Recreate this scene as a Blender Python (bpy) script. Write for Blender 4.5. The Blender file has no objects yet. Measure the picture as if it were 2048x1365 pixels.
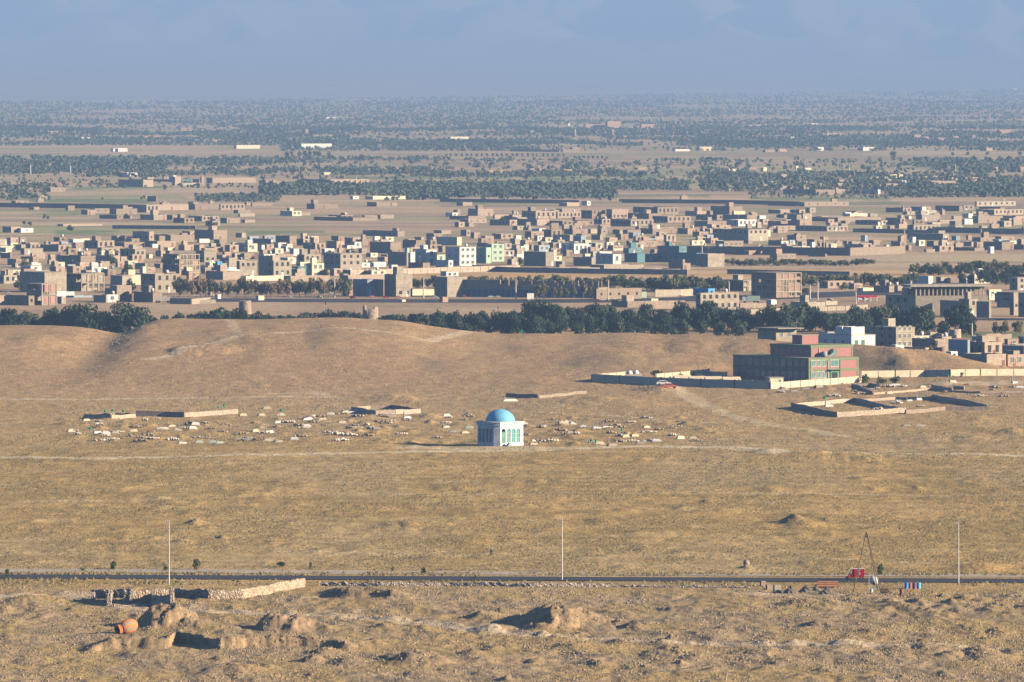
import bpy, bmesh, math, random
import numpy as np
from mathutils import Vector, Matrix

sc = bpy.context.scene
# ------------------------------------------------------------------ camera
F = 16000.0      # focal length in photo pixels (photo 2048 wide): a long telephoto
CAMZ = 79.0      # height of the viewpoint over the plain
YH = 140.0       # photo row of the true horizon
K = F * CAMZ
cam = bpy.data.objects.new("camera", bpy.data.cameras.new("camera"))
sc.collection.objects.link(cam); sc.camera = cam
cam.location = (0, 0, CAMZ); cam.rotation_euler = (math.pi/2, 0, 0)
cam.data.sensor_width = 36.0
cam.data.lens = 36.0 * F / 2048.0
cam.data.shift_y = -(682.5 - YH) / 2048.0
cam.data.clip_start = 1.0; cam.data.clip_end = 200000.0
# ------------------------------------------------------------------ sky and sun
SUN_EL = math.radians(18.0); SUN_AZ = math.atan2(1.0, -0.25)
w = bpy.data.worlds.new("World"); sc.world = w; w.use_nodes = True
nt = w.node_tree
sky = nt.nodes.new('ShaderNodeTexSky'); sky.sky_type = 'NISHITA'; sky.sun_disc = False
sky.sun_elevation = SUN_EL; sky.sun_rotation = SUN_AZ
sky.altitude = 1500; sky.air_density = 0.6; sky.dust_density = 0.1; sky.ozone_density = 3.0
nt.links.new(sky.outputs[0], nt.nodes['Background'].inputs[0])
nt.nodes['Background'].inputs[1].default_value = 0.07
sd = bpy.data.lights.new("sun", 'SUN'); sun = bpy.data.objects.new("sun", sd)
sc.collection.objects.link(sun)
sd.energy = 5.0; sd.angle = math.radians(0.5); sd.color = (1.0, 0.80, 0.55)
vs = Vector((math.cos(SUN_EL)*math.sin(SUN_AZ), math.cos(SUN_EL)*math.cos(SUN_AZ), math.sin(SUN_EL)))
sun.rotation_euler = vs.to_track_quat('Z', 'Y').to_euler()
sc.view_settings.view_transform = 'Standard'; sc.view_settings.look = 'None'
sc.view_settings.exposure = 1.55; sc.view_settings.gamma = 1.0
sc.cycles.max_bounces = 6; sc.cycles.volume_bounces = 0
sc.cycles.diffuse_bounces = 0; sc.cycles.transparent_max_bounces = 8

HAZE_DENSITY = 6.8e-5
HAZE_COL = (0.31, 0.50, 0.84)

rnd = random.Random(7)
rng = np.random.default_rng(11)
PI = math.pi
# ------------------------------------------------------------------ terrain function
def _h2(ix, iy, s):
    n = (ix*374761393 + iy*668265263 + s*982451653) & 0xffffffff
    n = ((n ^ (n >> 13)) * 1274126177) & 0xffffffff
    return ((n ^ (n >> 16)) & 0xffff) / 65535.0
def vn(x, y, s=0):
    x = np.asarray(x, float); y = np.asarray(y, float)
    ix = np.floor(x).astype(np.int64); iy = np.floor(y).astype(np.int64)
    fx = x-ix; fy = y-iy; fx = fx*fx*(3-2*fx); fy = fy*fy*(3-2*fy)
    a = _h2(ix, iy, s); b = _h2(ix+1, iy, s); c = _h2(ix, iy+1, s); d = _h2(ix+1, iy+1, s)
    return (a*(1-fx)+b*fx)*(1-fy)+(c*(1-fx)+d*fx)*fy*1.0
def fbm(x, y, s=0, o=4):
    v = 0; a = .5
    for i in range(o):
        v = v + a*vn(x*2**i+i*17.3, y*2**i-i*9.1, s+i); a *= .5
    return v/(1-.5**o)
def sst(a, b, x):
    t = np.clip((np.asarray(x, float)-a)/(b-a), 0, 1); return t*t*(3-2*t)
def DP(py): return K/(py-YH)                 # distance of flat ground seen at photo row py
def PX(px, D): return (px-1024.0)/F*D
def SC(py): return (py-YH)/CAMZ              # photo pixels per metre at that row
CREST = [(-900,668),(-300,660),(-100,655),(0,651),(90,653),(160,660),(212,674),(236,671),(270,648),(320,638),(500,640),(600,637),(680,635),(740,640),(800,642),(850,652),
 (920,662),(1000,670),(1060,668),(1150,670),(1260,667),(1340,673),(1400,671),(1480,676),(1540,684),(1600,688),(1700,690),(1790,702),(1850,712),(1920,728),(1970,742),(2010,752),(2100,780),(3400,790)]
CDC = [(-900,2320),(1300,2300),(1450,2260),(1600,2200),(1700,2150),(1850,2110),(3400,2110)]
CFT = [(-900,1960),(900,1975),(1180,2040),(1400,2062),(1700,2062),(2100,2075),(3400,2075)]
def ip(t, x, sm=0):
    if sm: return sum(ip(t, np.asarray(x)+o*sm) for o in (-1, -.6, -.2, .2, .6, 1))/6
    return np.interp(x, [a for a, b in t], [b for a, b in t])
def hillz(X, Y):
    uh = 1024+F*X/2250.
    hc = CAMZ-(ip(CREST, uh, 26)-YH)/F*ip(CDC, uh, 160); hc = np.maximum(hc, 0)
    ft = ip(CFT, uh, 160)+18*(fbm(X/25, np.asarray(Y)*0, 41, 2)-.5); dc = ip(CDC, uh, 160)
    t = np.clip((Y-ft)/(dc-ft), 0, 1)
    prof = np.where(Y < dc, .45*t+.55*t*t*(3-2*t), 1-sst(dc, dc+75, Y))
    return hc, prof, t
# (photo x, photo y of foot, height m, half width m, half depth m, exponent: small = pointed, big = steep flanks)
MOUNDS = [
 (336,1252,3.1,4.4,8,4.2),(372,1256,1.6,6.5,6,1.6),(410,1258,0.8,6,6,2),(318,1254,1.6,4,6,2),
 (552,1258,2.3,2.8,6,3.6),(590,1258,2.0,4.8,7,2.8),(625,1258,0.9,5,7,1.6),
 (1108,1248,3.1,5.0,8,2.8),(1140,1244,2.5,6,7,2.0),(1060,1245,1.3,5.5,7,1.4),(1165,1246,0.9,4,6,1.5),(1085,1257,1.0,2.2,5,2.4),
 (976,1236,1.2,3.6,6,1.5),(1000,1228,0.8,3.5,6,1.6),
 (1212,1244,1.2,1.7,4,1.6),(1240,1246,1.0,1.4,4,2.4),(1268,1252,1.0,1.7,4,2),(1290,1250,.5,2,4,1.6),
 (1963,1312,1.3,3.0,7,1.2),(1985,1318,.9,3.5,7,1.6),(2035,1310,1.0,3,7,2),(1688,1292,.8,3.4,7,1.3),(1745,1272,.8,2.2,6,1.2),(1700,1290,.6,4,7,1.7),
 (1590,1046,1.7,3.2,10,1.6),(1615,1050,1.1,4.5,12,1.7),(1495,1134,.7,.9,5,3),(1960,1136,.8,5,10,1.8),(1925,1130,.5,3,8,1.8),
 (815,1050,.7,2.6,10,1.8),(780,1052,.5,3,10,1.8),(393,1048,.7,1.6,8,1.8),(447,1076,.5,1.0,5,2),(250,1070,.5,4,10,2),(310,1078,.5,3,8,1.6),(660,1128,.3,4,7,1.6),
 (830,1326,1.6,4.0,7,1.6),(865,1326,1.2,3,7,1.8),(790,1318,.8,2.5,6,1.6),(745,1292,.8,2.0,5,2),(650,1306,.8,2.5,5,1.8),(625,1322,.9,1.8,4,2.4),(700,1326,.7,2.5,5,2),(945,1310,.8,2.2,6,1.8),(985,1258,.7,2.5,5,1.8),
 (470,1342,.9,4.5,8,1.6),(680,1352,.6,6,8,1.7),(300,1312,.7,3,5,1.8),(60,1200,1.0,4,9,1.8),(20,1280,.8,5,8,1.8),(100,1225,.6,4,8,1.8),(30,1245,.6,3,6,1.8),(10,1222,1,2,6,1.8),
 (1240,1282,.6,1.6,5,1.2),(1160,1296,.9,5,9,1.6),(1350,1310,1.3,4.5,8,1.8),(1390,1320,.9,3,8,1.8),(1425,1270,.6,4,9,1.8),(1380,1220,.6,3.6,7,1.8),(1470,1220,.6,2.4,6,1.8),(1130,1276,.7,3,6,1.6),(1070,1322,.5,1.2,4,2),(1440,1262,.6,3,6,2),
 (1640,1256,.8,2.6,6,1.8),(1800,1300,.6,3,7,1.6),(1860,1300,.7,4,8,1.7),(1905,1315,.7,2,5,2),(1860,1250,.5,5,9,1.8),(1955,1262,.6,4,9,1.8),(2000,1268,.7,2.5,7,1.8),(1520,1310,1.0,4,9,1.8),(1570,1330,.7,5,8,1.8),(1500,1262,.5,4,8,1.8),
 (1930,1200,.5,2.2,6,1.6),(1780,1212,.8,2.6,6,1.7),(1800,1220,.8,2.4,6,1.7),(1760,1206,.8,3,6,1.7),(1835,1212,.8,2,5,1.7),(1610,1212,.8,4,8,1.8),(1650,1215,.8,4,8,1.8),(1720,1196,.6,3,6,2),
 # dark hollows and banks further out
 (1620,911,.9,10,16,2.4),(1560,905,.8,8,14,2.4),(1700,911,.9,8,14,2.4),(1735,918,.8,4,9,2),(1830,912,.6,9,16,2),(1905,910,.5,9,16,2),(1760,926,.5,3,6,2),
 (2030,868,1.2,5,18,1.8),(1945,880,.7,5,16,1.8),(1955,838,.8,4,16,1.6),(1850,880,.5,6,18,1.8),
 (785,797,1.0,5,22,1.8),(812,799,.8,4,20,1.8),(560,806,.5,6,20,1.8),(1320,781,1.3,6,24,1.8),(1200,803,1.0,8,30,1.8),(1240,806,.7,10,30,1.8),(1440,820,.5,8,22,1.8),(1160,800,.6,6,20,1.8),
 (1145,873,.7,4,12,1.8),(1120,870,.5,5,12,1.8),(1290,866,.3,4,12,1.8),(860,835,.7,3,12,1.8),(730,836,.8,6,14,1.8),(420,870,.4,4,10,1.8),(400,850,.6,5,12,1.8),(1330,835,.4,5,12,2),
 (1650,783,1.0,7,18,1.6),(1690,784,.9,6,18,1.5),(1630,780,.6,5,14,1.6),(1890,772,.6,6,18,1.6),
 (385,709,1.7,8,20,3.4),(425,706,1.6,13,30,2.6),(470,702,1.0,12,30,2.0),(700,655,1.4,14,50,2),(330,668,1.6,12,60,2),(860,664,1.2,12,40,2),(1270,700,1.5,16,80,1.8),(1370,700,1.5,14,70,1.6),(1240,720,1.8,16,90,1.6),(1320,722,1.2,18,80,1.8),
 (1500,706,1.2,14,60,1.8),(1790,735,.8,5,24,1.8),(1806,740,.8,5,24,1.8),(1870,730,.7,7,24,1.8),(700,690,1.2,18,70,1.8),(200,690,1.5,20,90,1.8),(60,700,1.5,24,90,1.8),(520,690,1.2,18,80,1.6),
]
_r = random.Random(5)
for i in range(60):      # rows of small spoil heaps beside the road, lower right
    MOUNDS.append((_r.uniform(1815,2090), _r.uniform(1188,1236), _r.uniform(.2,.6), _r.uniform(.9,1.7), _r.uniform(2.5,5), _r.uniform(1.5,2.0)))
for i in range(140):      # broken ground in front
    MOUNDS.append((_r.uniform(-60,2110), _r.uniform(1205,1370), _r.uniform(.2,.6), _r.uniform(.8,2.6), _r.uniform(2,6), _r.uniform(1.2,2.2)))
for i in range(170):      # open field
    MOUNDS.append((_r.uniform(-60,2110), _r.uniform(905,1135), _r.uniform(.12,.38), _r.uniform(1.2,4.0), _r.uniform(4,12), _r.uniform(1.4,2.2)))
for i in range(120):     # graveyard hummocks
    MOUNDS.append((_r.uniform(120,1440), _r.uniform(835,888), _r.uniform(.25,.7), _r.uniform(1.0,2.6), _r.uniform(3,7), _r.uniform(1.4,2.2)))
# eroded banks: (list of photo points of the foot, height m, length of the slope behind m)
BANKS = [([(185,1303),(240,1300),(330,1300),(352,1288),(440,1300),(520,1296),(640,1296),(720,1300)],1.35,18.0),
         ([(650,1192),(700,1194),(760,1195),(825,1198)],1.1,14.0)]
def road_y(X): return DP(1154.)+(X+79.7)/158.5*(DP(1163.)-DP(1154.))
def _mp():
    out = []
    for (mx, my, mh, mw, md, ex) in MOUNDS:
        D = DP(my)
        if 640 < my < 766:
            for _i in range(6):
                a1, a2, a3 = hillz(np.array([PX(mx, D)]), np.array([D])); D = (CAMZ-float(a1[0]*a2[0]))*F/(my-YH)
        if my > 1200 and mh > .45 and mx == int(mx): mh *= .92; ex += .5
        out.append((PX(mx, D), D, mh, mw, md, ex))
    return np.array(out)
MPA = _mp()
def hfun(X, Y):
    X = np.asarray(X, float); Y = np.asarray(Y, float)
    py = YH+K/np.maximum(Y, 300.); u = 1024+F*X/np.maximum(Y, 300.)
    z = np.zeros(np.broadcast(X, Y).shape)
    near = 1-sst(2350, 2420, Y)
    z = z + near*(1.1*(fbm(X/60, Y/90, 1, 3)-.5) + .35*(fbm(X/9, Y/22, 5, 3)-.5))
    # open field: low streaky relief
    z = z + near*.28*(fbm(X/2.6, Y/7., 9, 2)-.5)*(1-sst(2000, 2200, Y))
    fg = 1-sst(1195, 1235, Y)
    ridg = 1-np.abs(2*fbm(X/5.5, Y/11., 21, 3)-1)
    z = z + fg*(.42*(ridg-.72)+.28*(fbm(X/1.3, Y/3.4, 31, 2)-.5))
    hc, prof, t = hillz(X, Y)
    hill = hc*prof
    z = z*(1-.85*np.clip(prof, 0, 1)*(hc > .5)) + hill + .9*prof*(hc > 1)*(fbm(X/16, Y/60., 51, 3)-.5)*np.clip(t*(1-t)*4, 0, 1)*2.4
    # flatten under roads and the big built things
    dr = np.abs(Y-road_y(X)); z = z*sst(9, 26, dr)
    for (cx, cy, rx, ry) in ((PX(1000, DP(888)), DP(888), 9, 26), (PX(1600, DP(757)), DP(757), 36, 70)):
        q = ((X-cx)/rx)**2+((Y-cy)/ry)**2; z = z*sst(.7, 1.3, q)
    MM = np.zeros(z.shape)
    if X.size < 50:
        sel = np.nonzero(((MPA[:,0]-X.min()) > -2*MPA[:,3]) & ((MPA[:,0]-X.max()) < 2*MPA[:,3]) & ((MPA[:,1]-Y.min()) > -2*MPA[:,4]) & ((MPA[:,1]-Y.max()) < 2*MPA[:,4]))[0]
    else: sel = range(len(MPA))
    for si in sel:
        cx, D, mh, mw, md, ex = MPA[si]
        m = (np.abs(X-cx) < mw*2.0) & (np.abs(Y-D) < md*2.0)
        if not m.any(): continue
        xx = X[m] if X.shape == m.shape else np.broadcast_to(X, m.shape)[m]
        yy = Y[m] if Y.shape == m.shape else np.broadcast_to(Y, m.shape)[m]
        k1 = max(1., mw/4.)
        wob = 1+.5*(fbm(xx/(1.6*k1), yy/(2.6*k1), 61, 3)-.5)
        r = np.sqrt(((xx-cx)/mw)**2+((yy-D)/md)**2)*wob
        MM[m] = np.maximum(MM[m], mh*np.exp(-np.power(r, ex)*1.6)*(1+.3*(fbm(xx/(.8*k1), yy/(1.5*k1), 63, 2)-.5)+(.0 if D > 1300 else .34)*(fbm(xx/.55, yy/1.3, 67, 3)-.5)))
    z = z+MM
    for pts, bh, back in BANKS:
        Xs = [PX(a, DP(b)) for a, b in pts]; Ys = [DP(b) for a, b in pts]
        edge = np.interp(X, Xs, Ys)+1.6*(fbm(X/1.5, X*0, 71, 3)-.5)
        d = Y-edge; span = sst(Xs[0]-2, Xs[0]+3, X)*(1-sst(Xs[-1]-5, Xs[-1]+2, X))
        z = z+span*bh*(.85+.3*fbm(X/1.1, Y*0, 73, 2))*sst(-.4, 1.0, d)*(1-sst(back*.3, back, d))
    return z
def at(px, py):
    Y = DP(py)
    for i in range(4):
        z = float(hfun(np.array([PX(px, Y)]), np.array([Y]))[0]); Y = (CAMZ-z)*F/(py-YH)
    X = PX(px, Y); return Vector((X, Y, float(hfun(np.array([X]), np.array([Y]))[0])))
def hz(X, Y): return float(hfun(np.array([X]), np.array([Y]))[0])
def flat(px, py): D = DP(py); return Vector((PX(px, D), D, 0.0))

# ------------------------------------------------------------------ materials
def newmat(name):
    m = bpy.data.materials.new(name); m.use_nodes = True
    return m, m.node_tree, m.node_tree.nodes['Principled BSDF']
def plain(name, col, rough=.85, var=.18, nscale=1.2, metal=0, bump=.0, dirt=.25, objvar=.12):
    m, t, b = newmat(name); N = t.nodes; L = t.links
    tc = N.new('ShaderNodeTexCoord'); no = N.new('ShaderNodeTexNoise'); no.inputs['Scale'].default_value = nscale; no.inputs['Detail'].default_value = 6
    L.new(tc.outputs['Object'], no.inputs['Vector'])
    mr = N.new('ShaderNodeMapRange'); mr.inputs[1].default_value = .3; mr.inputs[2].default_value = .7
    mr.inputs[3].default_value = 1-var; mr.inputs[4].default_value = 1+var; L.new(no.outputs[0], mr.inputs[0])
    oi = N.new('ShaderNodeObjectInfo'); mo = N.new('ShaderNodeMapRange')
    mo.inputs[3].default_value = 1-objvar; mo.inputs[4].default_value = 1+objvar; L.new(oi.outputs['Random'], mo.inputs[0])
    mu = N.new('ShaderNodeMath'); mu.operation = 'MULTIPLY'; L.new(mr.outputs[0], mu.inputs[0]); L.new(mo.outputs[0], mu.inputs[1])
    # streaky dirt
    mp = N.new('ShaderNodeMapping'); mp.inputs['Scale'].default_value = (.9, .9, .25); L.new(tc.outputs['Object'], mp.inputs[0])
    n2 = N.new('ShaderNodeTexNoise'); n2.inputs['Scale'].default_value = 1.0; n2.inputs['Detail'].default_value = 5; L.new(mp.outputs[0], n2.inputs['Vector'])
    r2 = N.new('ShaderNodeMapRange'); r2.inputs[1].default_value = .5; r2.inputs[2].default_value = .75; r2.inputs[3].default_value = 0; r2.inputs[4].default_value = dirt
    L.new(n2.outputs[0], r2.inputs[0])
    mx = N.new('ShaderNodeMix'); mx.data_type = 'RGBA'; mx.inputs[6].default_value = (*col, 1); mx.inputs[7].default_value = (col[0]*.45+.06, col[1]*.42+.045, col[2]*.4+.03, 1)
    L.new(r2.outputs[0], mx.inputs[0])
    vm = N.new('ShaderNodeVectorMath'); vm.operation = 'SCALE'; L.new(mx.outputs[2], vm.inputs[0]); L.new(mu.outputs[0], vm.inputs['Scale'])
    L.new(vm.outputs[0], b.inputs['Base Color']); b.inputs['Roughness'].default_value = rough; b.inputs['Metallic'].default_value = metal
    b.inputs['Specular IOR Level'].default_value = .25
    if bump:
        bp = N.new('ShaderNodeBump'); bp.inputs['Distance'].default_value = bump; bp.inputs['Strength'].default_value = .8
        L.new(no.outputs[0], bp.inputs['Height']); L.new(bp.outputs[0], b.inputs['Normal'])
    return m
def blockmat(name, c1, c2, mortar, bw=.8, bh=.4):
    m, t, b = newmat(name); N = t.nodes; L = t.links
    tc = N.new('ShaderNodeTexCoord'); sx = N.new('ShaderNodeSeparateXYZ'); L.new(tc.outputs['Object'], sx.inputs[0])
    ad = N.new('ShaderNodeMath'); L.new(sx.outputs[0], ad.inputs[0]); L.new(sx.outputs[1], ad.inputs[1])
    cx = N.new('ShaderNodeCombineXYZ'); L.new(ad.outputs[0], cx.inputs[0]); L.new(sx.outputs[2], cx.inputs[1])
    br = N.new('ShaderNodeTexBrick'); br.inputs['Scale'].default_value = 1; br.inputs['Brick Width'].default_value = bw; br.inputs['Row Height'].default_value = bh
    br.inputs['Mortar Size'].default_value = .05; br.inputs['Color1'].default_value = (*c1, 1); br.inputs['Color2'].default_value = (*c2, 1); br.inputs['Mortar'].default_value = (*mortar, 1)
    L.new(cx.outputs[0], br.inputs['Vector'])
    no = N.new('ShaderNodeTexNoise'); no.inputs['Scale'].default_value = .5; no.inputs['Detail'].default_value = 6; L.new(tc.outputs['Object'], no.inputs['Vector'])
    mr = N.new('ShaderNodeMapRange'); mr.inputs[1].default_value = .3; mr.inputs[2].default_value = .7; mr.inputs[3].default_value = .72; mr.inputs[4].default_value = 1.2; L.new(no.outputs[0], mr.inputs[0])
    vm = N.new('ShaderNodeVectorMath'); vm.operation = 'SCALE'; L.new(br.outputs[0], vm.inputs[0]); L.new(mr.outputs[0], vm.inputs['Scale'])
    L.new(vm.outputs[0], b.inputs['Base Color']); b.inputs['Roughness'].default_value = .9
    return m
def stonemat(name, c1, c2, scale=2.2):
    m, t, b = newmat(name); N = t.nodes; L = t.links
    tc = N.new('ShaderNodeTexCoord'); vo = N.new('ShaderNodeTexVoronoi'); vo.inputs['Scale'].default_value = scale; L.new(tc.outputs['Object'], vo.inputs['Vector'])
    cr = N.new('ShaderNodeSeparateColor'); L.new(vo.outputs['Color'], cr.inputs[0])
    mx = N.new('ShaderNodeMix'); mx.data_type = 'RGBA'; mx.inputs[6].default_value = (*c1, 1); mx.inputs[7].default_value = (*c2, 1); L.new(cr.outputs[0], mx.inputs[0])
    v2 = N.new('ShaderNodeTexVoronoi'); v2.feature = 'DISTANCE_TO_EDGE'; v2.inputs['Scale'].default_value = scale; L.new(tc.outputs['Object'], v2.inputs['Vector'])
    r = N.new('ShaderNodeMapRange'); r.inputs[2].default_value = .12; r.inputs[3].default_value = .35; r.inputs[4].default_value = 1; L.new(v2.outputs[0], r.inputs[0])
    vm = N.new('ShaderNodeVectorMath'); vm.operation = 'SCALE'; L.new(mx.outputs[2], vm.inputs[0]); L.new(r.outputs[0], vm.inputs['Scale'])
    L.new(vm.outputs[0], b.inputs['Base Color']); b.inputs['Roughness'].default_value = .95
    bp = N.new('ShaderNodeBump'); bp.inputs['Distance'].default_value = .25; L.new(v2.outputs[0], bp.inputs['Height']); L.new(bp.outputs[0], b.inputs['Normal'])
    return m
def leafmat(name, c1, c2, trans=.15):
    m, t, b = newmat(name); N = t.nodes; L = t.links
    tc = N.new('ShaderNodeTexCoord'); no = N.new('ShaderNodeTexNoise'); no.inputs['Scale'].default_value = .7; no.inputs['Detail'].default_value = 4; L.new(tc.outputs['Object'], no.inputs['Vector'])
    oi = N.new('ShaderNodeObjectInfo'); ad = N.new('ShaderNodeMath'); L.new(no.outputs[0], ad.inputs[0])
    mo = N.new('ShaderNodeMapRange'); mo.inputs[3].default_value = -.25; mo.inputs[4].default_value = .25; L.new(oi.outputs['Random'], mo.inputs[0]); L.new(mo.outputs[0], ad.inputs[1])
    mr = N.new('ShaderNodeMapRange'); mr.inputs[1].default_value = .3; mr.inputs[2].default_value = .75; L.new(ad.outputs[0], mr.inputs[0])
    mx = N.new('ShaderNodeMix'); mx.data_type = 'RGBA'; mx.inputs[6].default_value = (*c1, 1); mx.inputs[7].default_value = (*c2, 1); L.new(mr.outputs[0], mx.inputs[0])
    L.new(mx.outputs[2], b.inputs['Base Color']); b.inputs['Roughness'].default_value = .8; b.inputs['Specular IOR Level'].default_value = .15
    return m
def glassmat(name, col):
    m, t, b = newmat(name); b.inputs['Base Color'].default_value = (*col, 1); b.inputs['Roughness'].default_value = .25
    N = t.nodes; no = N.new('ShaderNodeTexNoise'); no.inputs['Scale'].default_value = 2
    r = N.new('ShaderNodeMapRange'); r.inputs[3].default_value = .15; r.inputs[4].default_value = .4
    t.links.new(no.outputs[0], r.inputs[0]); t.links.new(r.outputs[0], b.inputs['Roughness'])
    return m
M = {
 'm': plain('mud_brick', (.345,.275,.215), nscale=1.5, bump=.05, objvar=.26, var=.25),
 'c': plain('concrete', (.36,.315,.25), nscale=1.0, objvar=.18),
 'C': blockmat('concrete_blocks', (.40,.35,.27), (.33,.285,.22), (.23,.20,.16), 1.1, .55),
 'w': plain('white_paint', (.70,.68,.63), var=.08, dirt=.2, objvar=.06),
 'y': plain('cream_paint', (.66,.58,.42), var=.07, dirt=.18, objvar=.1),
 'g': plain('pale_green_paint', (.42,.56,.42), var=.06, dirt=.14, objvar=.08),
 't': plain('teal_paint', (.10,.22,.25), var=.1, dirt=.1),
 'b': plain('fired_brick', (.37,.255,.19), nscale=2, objvar=.12),
 'k': plain('bluish_paint', (.30,.36,.42), var=.1),
 'B': plain('blue_paint', (.10,.34,.62), var=.1),
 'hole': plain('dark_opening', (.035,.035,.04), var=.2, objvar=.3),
 'glass': glassmat('window_glass', (.05,.09,.11)),
 'glassg': glassmat('green_glass', (.06,.19,.17)),
 'glasst': glassmat('teal_glass', (.07,.34,.33)),
 'frame': plain('pale_frame', (.55,.55,.50)),
 'greenframe': plain('green_frame', (.10,.30,.20)),
 'metal': plain('grey_metal', (.35,.35,.36), rough=.5, metal=.4),
 'pole': plain('concrete_pole', (.62,.56,.47), var=.08, objvar=.05),
 'rust': plain('rusty_metal', (.24,.12,.08), nscale=6),
 'rbrown': plain('brown_pipe', (.42,.20,.09), nscale=3),
 'black': plain('black_cloth', (.02,.02,.025)),
 'rubber': plain('rubber', (.03,.03,.03)),
 'red': plain('red_paint', (.62,.015,.02), rough=.4, var=.05, dirt=.08),
 'redo': plain('orange_red_paint', (.60,.13,.08), rough=.5, var=.1),
 'blue': plain('blue_drum_paint', (.04,.28,.62), rough=.45, var=.08, dirt=.1),
 'lblue': plain('light_blue_paint', (.12,.46,.66), rough=.45, var=.08, dirt=.1),
 'purple': plain('purple_paint', (.20,.10,.22), rough=.5),
 'dome': plain('sky_blue_dome', (.17,.46,.66), rough=.65, var=.08, dirt=.18, objvar=0),
 'marble': blockmat('white_marble', (.74,.75,.76), (.68,.69,.71), (.50,.51,.54), .9, .45),
 'stone': stonemat('fieldstone', (.38,.27,.185), (.58,.48,.36), 2.4),
 'stoneg': stonemat('grey_fieldstone', (.36,.28,.21), (.56,.47,.37), 2.6),
 'terra': plain('terracotta', (.62,.22,.09), nscale=2, var=.2, dirt=.2),
 'terrag': plain('grey_green_glaze', (.28,.30,.24), nscale=3),
 'gravel': stonemat('gravel', (.22,.18,.15), (.34,.28,.23), 7),
 'schoolpink': plain('pink_render', (.37,.18,.165), nscale=2, var=.1, dirt=.15),
 'schoolgreen': plain('green_trim_paint', (.18,.22,.13), nscale=2, var=.1, dirt=.15),
 'wallcream': plain('boundary_wall_render', (.62,.52,.38), nscale=.8, var=.12, dirt=.2),
 'asphalt': plain('asphalt', (.042,.044,.052), nscale=.4, var=.15, dirt=.2, objvar=0),
 'dust': plain('pale_gravel_strip', (.44,.38,.29), nscale=.4, var=.15, dirt=.1, objvar=0),
 'flag': plain('green_flag_cloth', (.0,.30,.14)),
 'bark': plain('bark', (.16,.115,.08), nscale=3),
 'barkp': plain('pale_bark', (.30,.24,.18), nscale=3),
 'pine': leafmat('pine_needles', (.014,.036,.024), (.065,.092,.050)),
 'autumn': leafmat('autumn_leaves', (.11,.115,.055), (.21,.15,.085)),
 'olive': leafmat('olive_leaves', (.055,.075,.03), (.15,.15,.06)),
 'bush': leafmat('bush_leaves', (.05,.09,.025), (.11,.13,.04)),
 'far': leafmat('orchard_leaves', (.072,.108,.078), (.125,.145,.090)),
 'scrub': leafmat('dry_scrub', (.24,.19,.085), (.42,.31,.16)),
 'skin': plain('skin', (.42,.24,.16), var=.03, objvar=0),
 'shirt': plain('grey_blue_cloth', (.25,.30,.36), var=.05),
 'shutter': plain('blue_shutter', (.10,.17,.26), var=.1, objvar=.2),
 'pinkshut': plain('pink_shutter', (.55,.22,.20)),
}
# ------------------------------------------------------------------ mesh building
class MB:
    def __init__(s): s.v = []; s.f = []; s.sm = False
    def add(s, vs, fs):
        o = len(s.v); s.v += [tuple(v) for v in vs]; s.f += [tuple(i+o for i in f) for f in fs]; return s
    def box(s, x0, y0, z0, x1, y1, z1):
        return s.add([(x0,y0,z0),(x1,y0,z0),(x1,y1,z0),(x0,y1,z0),(x0,y0,z1),(x1,y0,z1),(x1,y1,z1),(x0,y1,z1)],
                     [(0,3,2,1),(4,5,6,7),(0,1,5,4),(1,2,6,5),(2,3,7,6),(3,0,4,7)])
    def prism(s, poly, z0, z1):     # poly counter-clockwise list of (x, y)
        n = len(poly); vs = [(x,y,z0) for x, y in poly]+[(x,y,z1) for x, y in poly]
        fs = [tuple(range(n-1,-1,-1)), tuple(range(n,2*n))]+[(i,(i+1)%n,n+(i+1)%n,n+i) for i in range(n)]
        return s.add(vs, fs)
    def tube(s, a, b, r0, r1=None, n=8, cap=True):
        a = Vector(a); b = Vector(b); r1 = r0 if r1 is None else r1
        d = (b-a).normalized(); u = d.orthogonal().normalized(); w_ = d.cross(u)
        vs = []
        for p, r in ((a,r0),(b,r1)):
            for i in range(n):
                t = 2*PI*i/n; vs.append(p+u*(r*math.cos(t))+w_*(r*math.sin(t)))
        fs = [(i,(i+1)%n,n+(i+1)%n,n+i) for i in range(n)]
        if cap: fs += [tuple(range(n-1,-1,-1)), tuple(range(n,2*n))]
        return s.add(vs, fs)
    def lathe(s, prof, n=24, ax=None, org=(0,0,0)):   # prof: (r, z) pairs
        q = Vector((0,0,1)).rotation_difference(Vector(ax)) if ax is not None else None
        vs = []
        for r, z in prof:
            for i in range(n):
                t = 2*PI*i/n; p = Vector((r*math.cos(t), r*math.sin(t), z))
                if q: p = q @ p
                vs.append(p+Vector(org))
        fs = []
        for k in range(len(prof)-1):
            for i in range(n): fs.append((k*n+i, k*n+(i+1)%n, (k+1)*n+(i+1)%n, (k+1)*n+i))
        return s.add(vs, fs)
    def mesh(s, name):
        me = bpy.data.meshes.new(name); me.from_pydata(s.v, [], s.f); me.update()
        if s.sm:
            me.polygons.foreach_set('use_smooth', [True]*len(me.polygons))
        return me
    def build(s, name, mat, parent=None, loc=None, rz=0):
        return link(name, s.mesh(name), mat, parent, loc, rz)
def link(name, me, mat, parent=None, loc=None, rz=0):
    if mat is not None and not me.materials: me.materials.append(M[mat] if isinstance(mat, str) else mat)
    o = bpy.data.objects.new(name, me); sc.collection.objects.link(o)
    if parent is not None: o.parent = parent
    if loc is not None: o.location = loc
    if rz: o.rotation_euler = (0,0,rz)
    return o
def empty(name, loc, rz=0):
    o = bpy.data.objects.new(name, None); sc.collection.objects.link(o); o.location = loc; o.rotation_euler = (0,0,rz); o.empty_display_size = .3
    return o
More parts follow.
